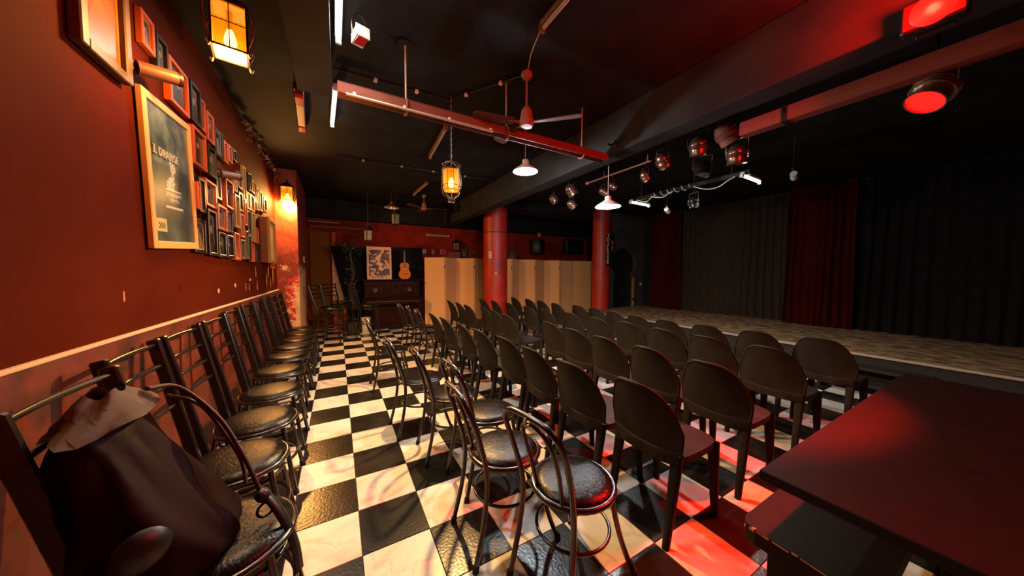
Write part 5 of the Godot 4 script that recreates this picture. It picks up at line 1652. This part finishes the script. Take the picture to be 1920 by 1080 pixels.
# ------------------------------------------------------------------ table and bag
func table_and_bag() -> void:
	var t := thing("wooden_table", "dark brown wooden table at the lower right corner", "table", V(1.12, 0, 1.165))
	var w: Material = mats["table_wood"]
	obj("top", MB.new().box(V(1.0, 0.733, 0.43), V(2.0, 0.034, 0.86), Basis.IDENTITY, 0.003), w, t)
	obj("apron", MB.new().box(V(1.0, 0.69, 0.36), V(1.84, 0.06, 0.025), Basis.IDENTITY, 0.003), w, t)
	obj("apron", MB.new().box(V(0.38, 0.69, 0.43), V(0.05, 0.06, 0.78), Basis.IDENTITY, 0.003), w, t)
	for x in [0.38, 1.80]:
		for z in [0.36, 0.78]:
			obj("leg", MB.new().box(V(x, 0.36, z), V(0.07, 0.72, 0.07), Basis.IDENTITY, 0.005), w, t)
	var b := thing("wooden_bench", "worn dark wooden bench pushed under the table", "bench", V(1.20, 0, 1.08))
	var seat := PackedVector2Array([Vector2(0.0, 0.05), Vector2(0.015, 0.015), Vector2(0.05, 0.0), Vector2(1.6, 0.0), Vector2(1.6, 0.34), Vector2(0.02, 0.34), Vector2(0.0, 0.32)])
	var se := obj("seat", MB.new().extrude(seat, 0.055, Transform3D(Basis(Vector3.RIGHT, PI / 2), V(0, 0.452, 0))), w, b)
	var wear := MB.new()
	var zz := 0.05
	while zz < 0.31:
		var ln := rng.randf_range(0.012, 0.045)
		wear.box(V(0.0005, 0.4765 + rng.randf_range(-0.002, 0.002), zz + ln / 2), V(0.003, rng.randf_range(0.002, 0.008), ln), Basis(Vector3.RIGHT, rng.randf_range(-0.05, 0.05)))
		zz += ln + rng.randf_range(-0.004, 0.012)
	for k in 5:
		wear.box(V(0.004 + k * 0.005, 0.476 - k * 0.004, 0.047 - k * 0.008), V(0.009, 0.012 - k * 0.001, 0.010), Basis(Vector3.UP, 0.8))
	obj("worn_edge", wear, mats["bare_wood"], se, "bare wood where the edge has splintered")
	for x in [0.16, 1.42]:
		obj("trestle", MB.new().box(V(x, 0.212, 0.17), V(0.05, 0.425, 0.26), Basis.IDENTITY, 0.005), w, b)
	obj("stretcher", MB.new().box(V(0.79, 0.16, 0.17), V(1.21, 0.07, 0.03), Basis.IDENTITY, 0.004), w, b)

	# bag slumped on the first chair
	var bag := thing("shoulder_bag", "dark red and black shoulder bag slumped on the nearest chair", "bag", V(-0.565, 0.485, 0.255))
	var prof := [[0.0, 0.0, 0.10, 0.10], [0.0, 0.0, 0.17, 0.17], [0.05, -0.01, 0.185, 0.20], [0.14, -0.04, 0.165, 0.21], [0.26, -0.075, 0.125, 0.20], [0.38, -0.10, 0.085, 0.17], [0.47, -0.125, 0.055, 0.13], [0.51, -0.135, 0.025, 0.07]]
	var f := FastNoiseLite.new()
	f.seed = 12
	f.frequency = 2.6
	var rows := []
	for q in prof:
		var row := []
		for k in 33:
			var a := TAU * k / 32.0
			var cx := cos(a)
			var sz := sin(a)
			var ex := signf(cx) * pow(absf(cx), 0.75)
			var ez := signf(sz) * pow(absf(sz), 0.75)
			var p := V(q[1] + ex * q[2] * 0.9, q[0], ez * q[3] * 0.92)
			var nz := 1.0 + 0.22 * f.get_noise_3d(p.x * 2.0, p.y * 2.0, p.z * 2.0) + 0.10 * f.get_noise_3d(p.x * 6.0, p.y * 5.0, p.z * 6.0)
			var cr2 := 0.012 * sin(p.y * 46.0 + 5.0 * sin(a * 2.0) + p.z * 20.0)
			row.append(V(p.x * nz + ex * cr2, p.y, p.z * nz + ez * cr2))
		rows.append(row)
	var fine := []
	for i in rows.size() - 1:
		for s in 3:
			var row := []
			for k in 33:
				row.append((rows[i][k] as Vector3).cubic_interpolate(rows[i + 1][k], rows[maxi(i - 1, 0)][k], rows[mini(i + 2, rows.size() - 1)][k], s / 3.0))
			fine.append(row)
	fine.append(rows[rows.size() - 1])
	var ctr := V(-0.03, 0.22, 0)
	var body := MB.new().patch(fine, ctr, true)
	var bd := obj("body", body, mats["bag_red"], bag)
	# grey fleece folded over the top
	var cr := []
	for i in 6:
		var row := []
		for k in 25:
			var a := TAU * k / 24.0
			var t2 := i / 5.0
			var rr := lerpf(0.115, 0.04, t2) * (1.0 + 0.15 * sin(a * 5.0 + i))
			row.append(V(-0.115 + cos(a) * rr * 0.75, 0.475 + 0.085 * t2 + 0.012 * sin(a * 4.0), sin(a) * rr * 1.45))
		cr.append(row)
	var cc := V(-0.115, 0.45, 0)
	obj("collar", MB.new().patch(cr, cc, true), mats["bag_grey"], bag, "grey fleece fold at the top")
	obj("pocket", MB.new().lathe([Vector2(0, 0.03), Vector2(0.03, 0.026), Vector2(0.05, 0.014), Vector2(0.058, 0)], 20, Transform3D(Basis(Vector3.UP, 0.5) * Basis(Vector3.RIGHT, PI / 2) , V(0.02, 0.17, 0.20))), mats["bag_black"], bd, "shiny black pocket")
	var o := V(-0.565, 0.485, 0.255)
	obj("handle", MB.new().tube(arc([V(-0.632, 1.01, 0.155) - o, V(-0.575, 0.985, 0.10) - o, V(-0.47, 0.86, 0.12) - o, V(-0.396, 0.72, 0.165) - o, V(-0.345, 0.59, 0.20) - o], 7), 0.016, 8, false, 0.45), mats["strap"], bag)
	obj("handle", MB.new().tube(arc([V(-0.60, 0.97, 0.12) - o, V(-0.53, 0.90, 0.07) - o, V(-0.47, 0.77, 0.06) - o, V(-0.42, 0.66, 0.08) - o, V(-0.40, 0.58, 0.12) - o], 7), 0.014, 8, false, 0.45), mats["strap"], bag)
	obj("strap", MB.new().tube(arc([V(-0.345, 0.59, 0.20) - o, V(-0.30, 0.545, 0.235) - o, V(-0.262, 0.47, 0.258) - o, V(-0.235, 0.38, 0.27) - o, V(-0.224, 0.285, 0.275) - o], 7), 0.019, 8, false, 0.25), mats["bag_black"], bag)
	obj("knot", MB.new().lathe([Vector2(0, -0.022), Vector2(0.02, -0.016), Vector2(0.026, 0), Vector2(0.02, 0.016), Vector2(0, 0.022)], 12, Transform3D(Basis(Vector3.FORWARD, 0.8), V(-0.335, 0.575, 0.212) - o)), mats["bag_black"], bag)
	obj("buckle_loop", MB.new().ring(V(-0.325, 0.525, 0.222) - o, 0.026, 0.005, 16, 6, Basis(Vector3.UP, 0.5) * Basis(Vector3.RIGHT, PI / 2)), mats["bag_black"], bag)
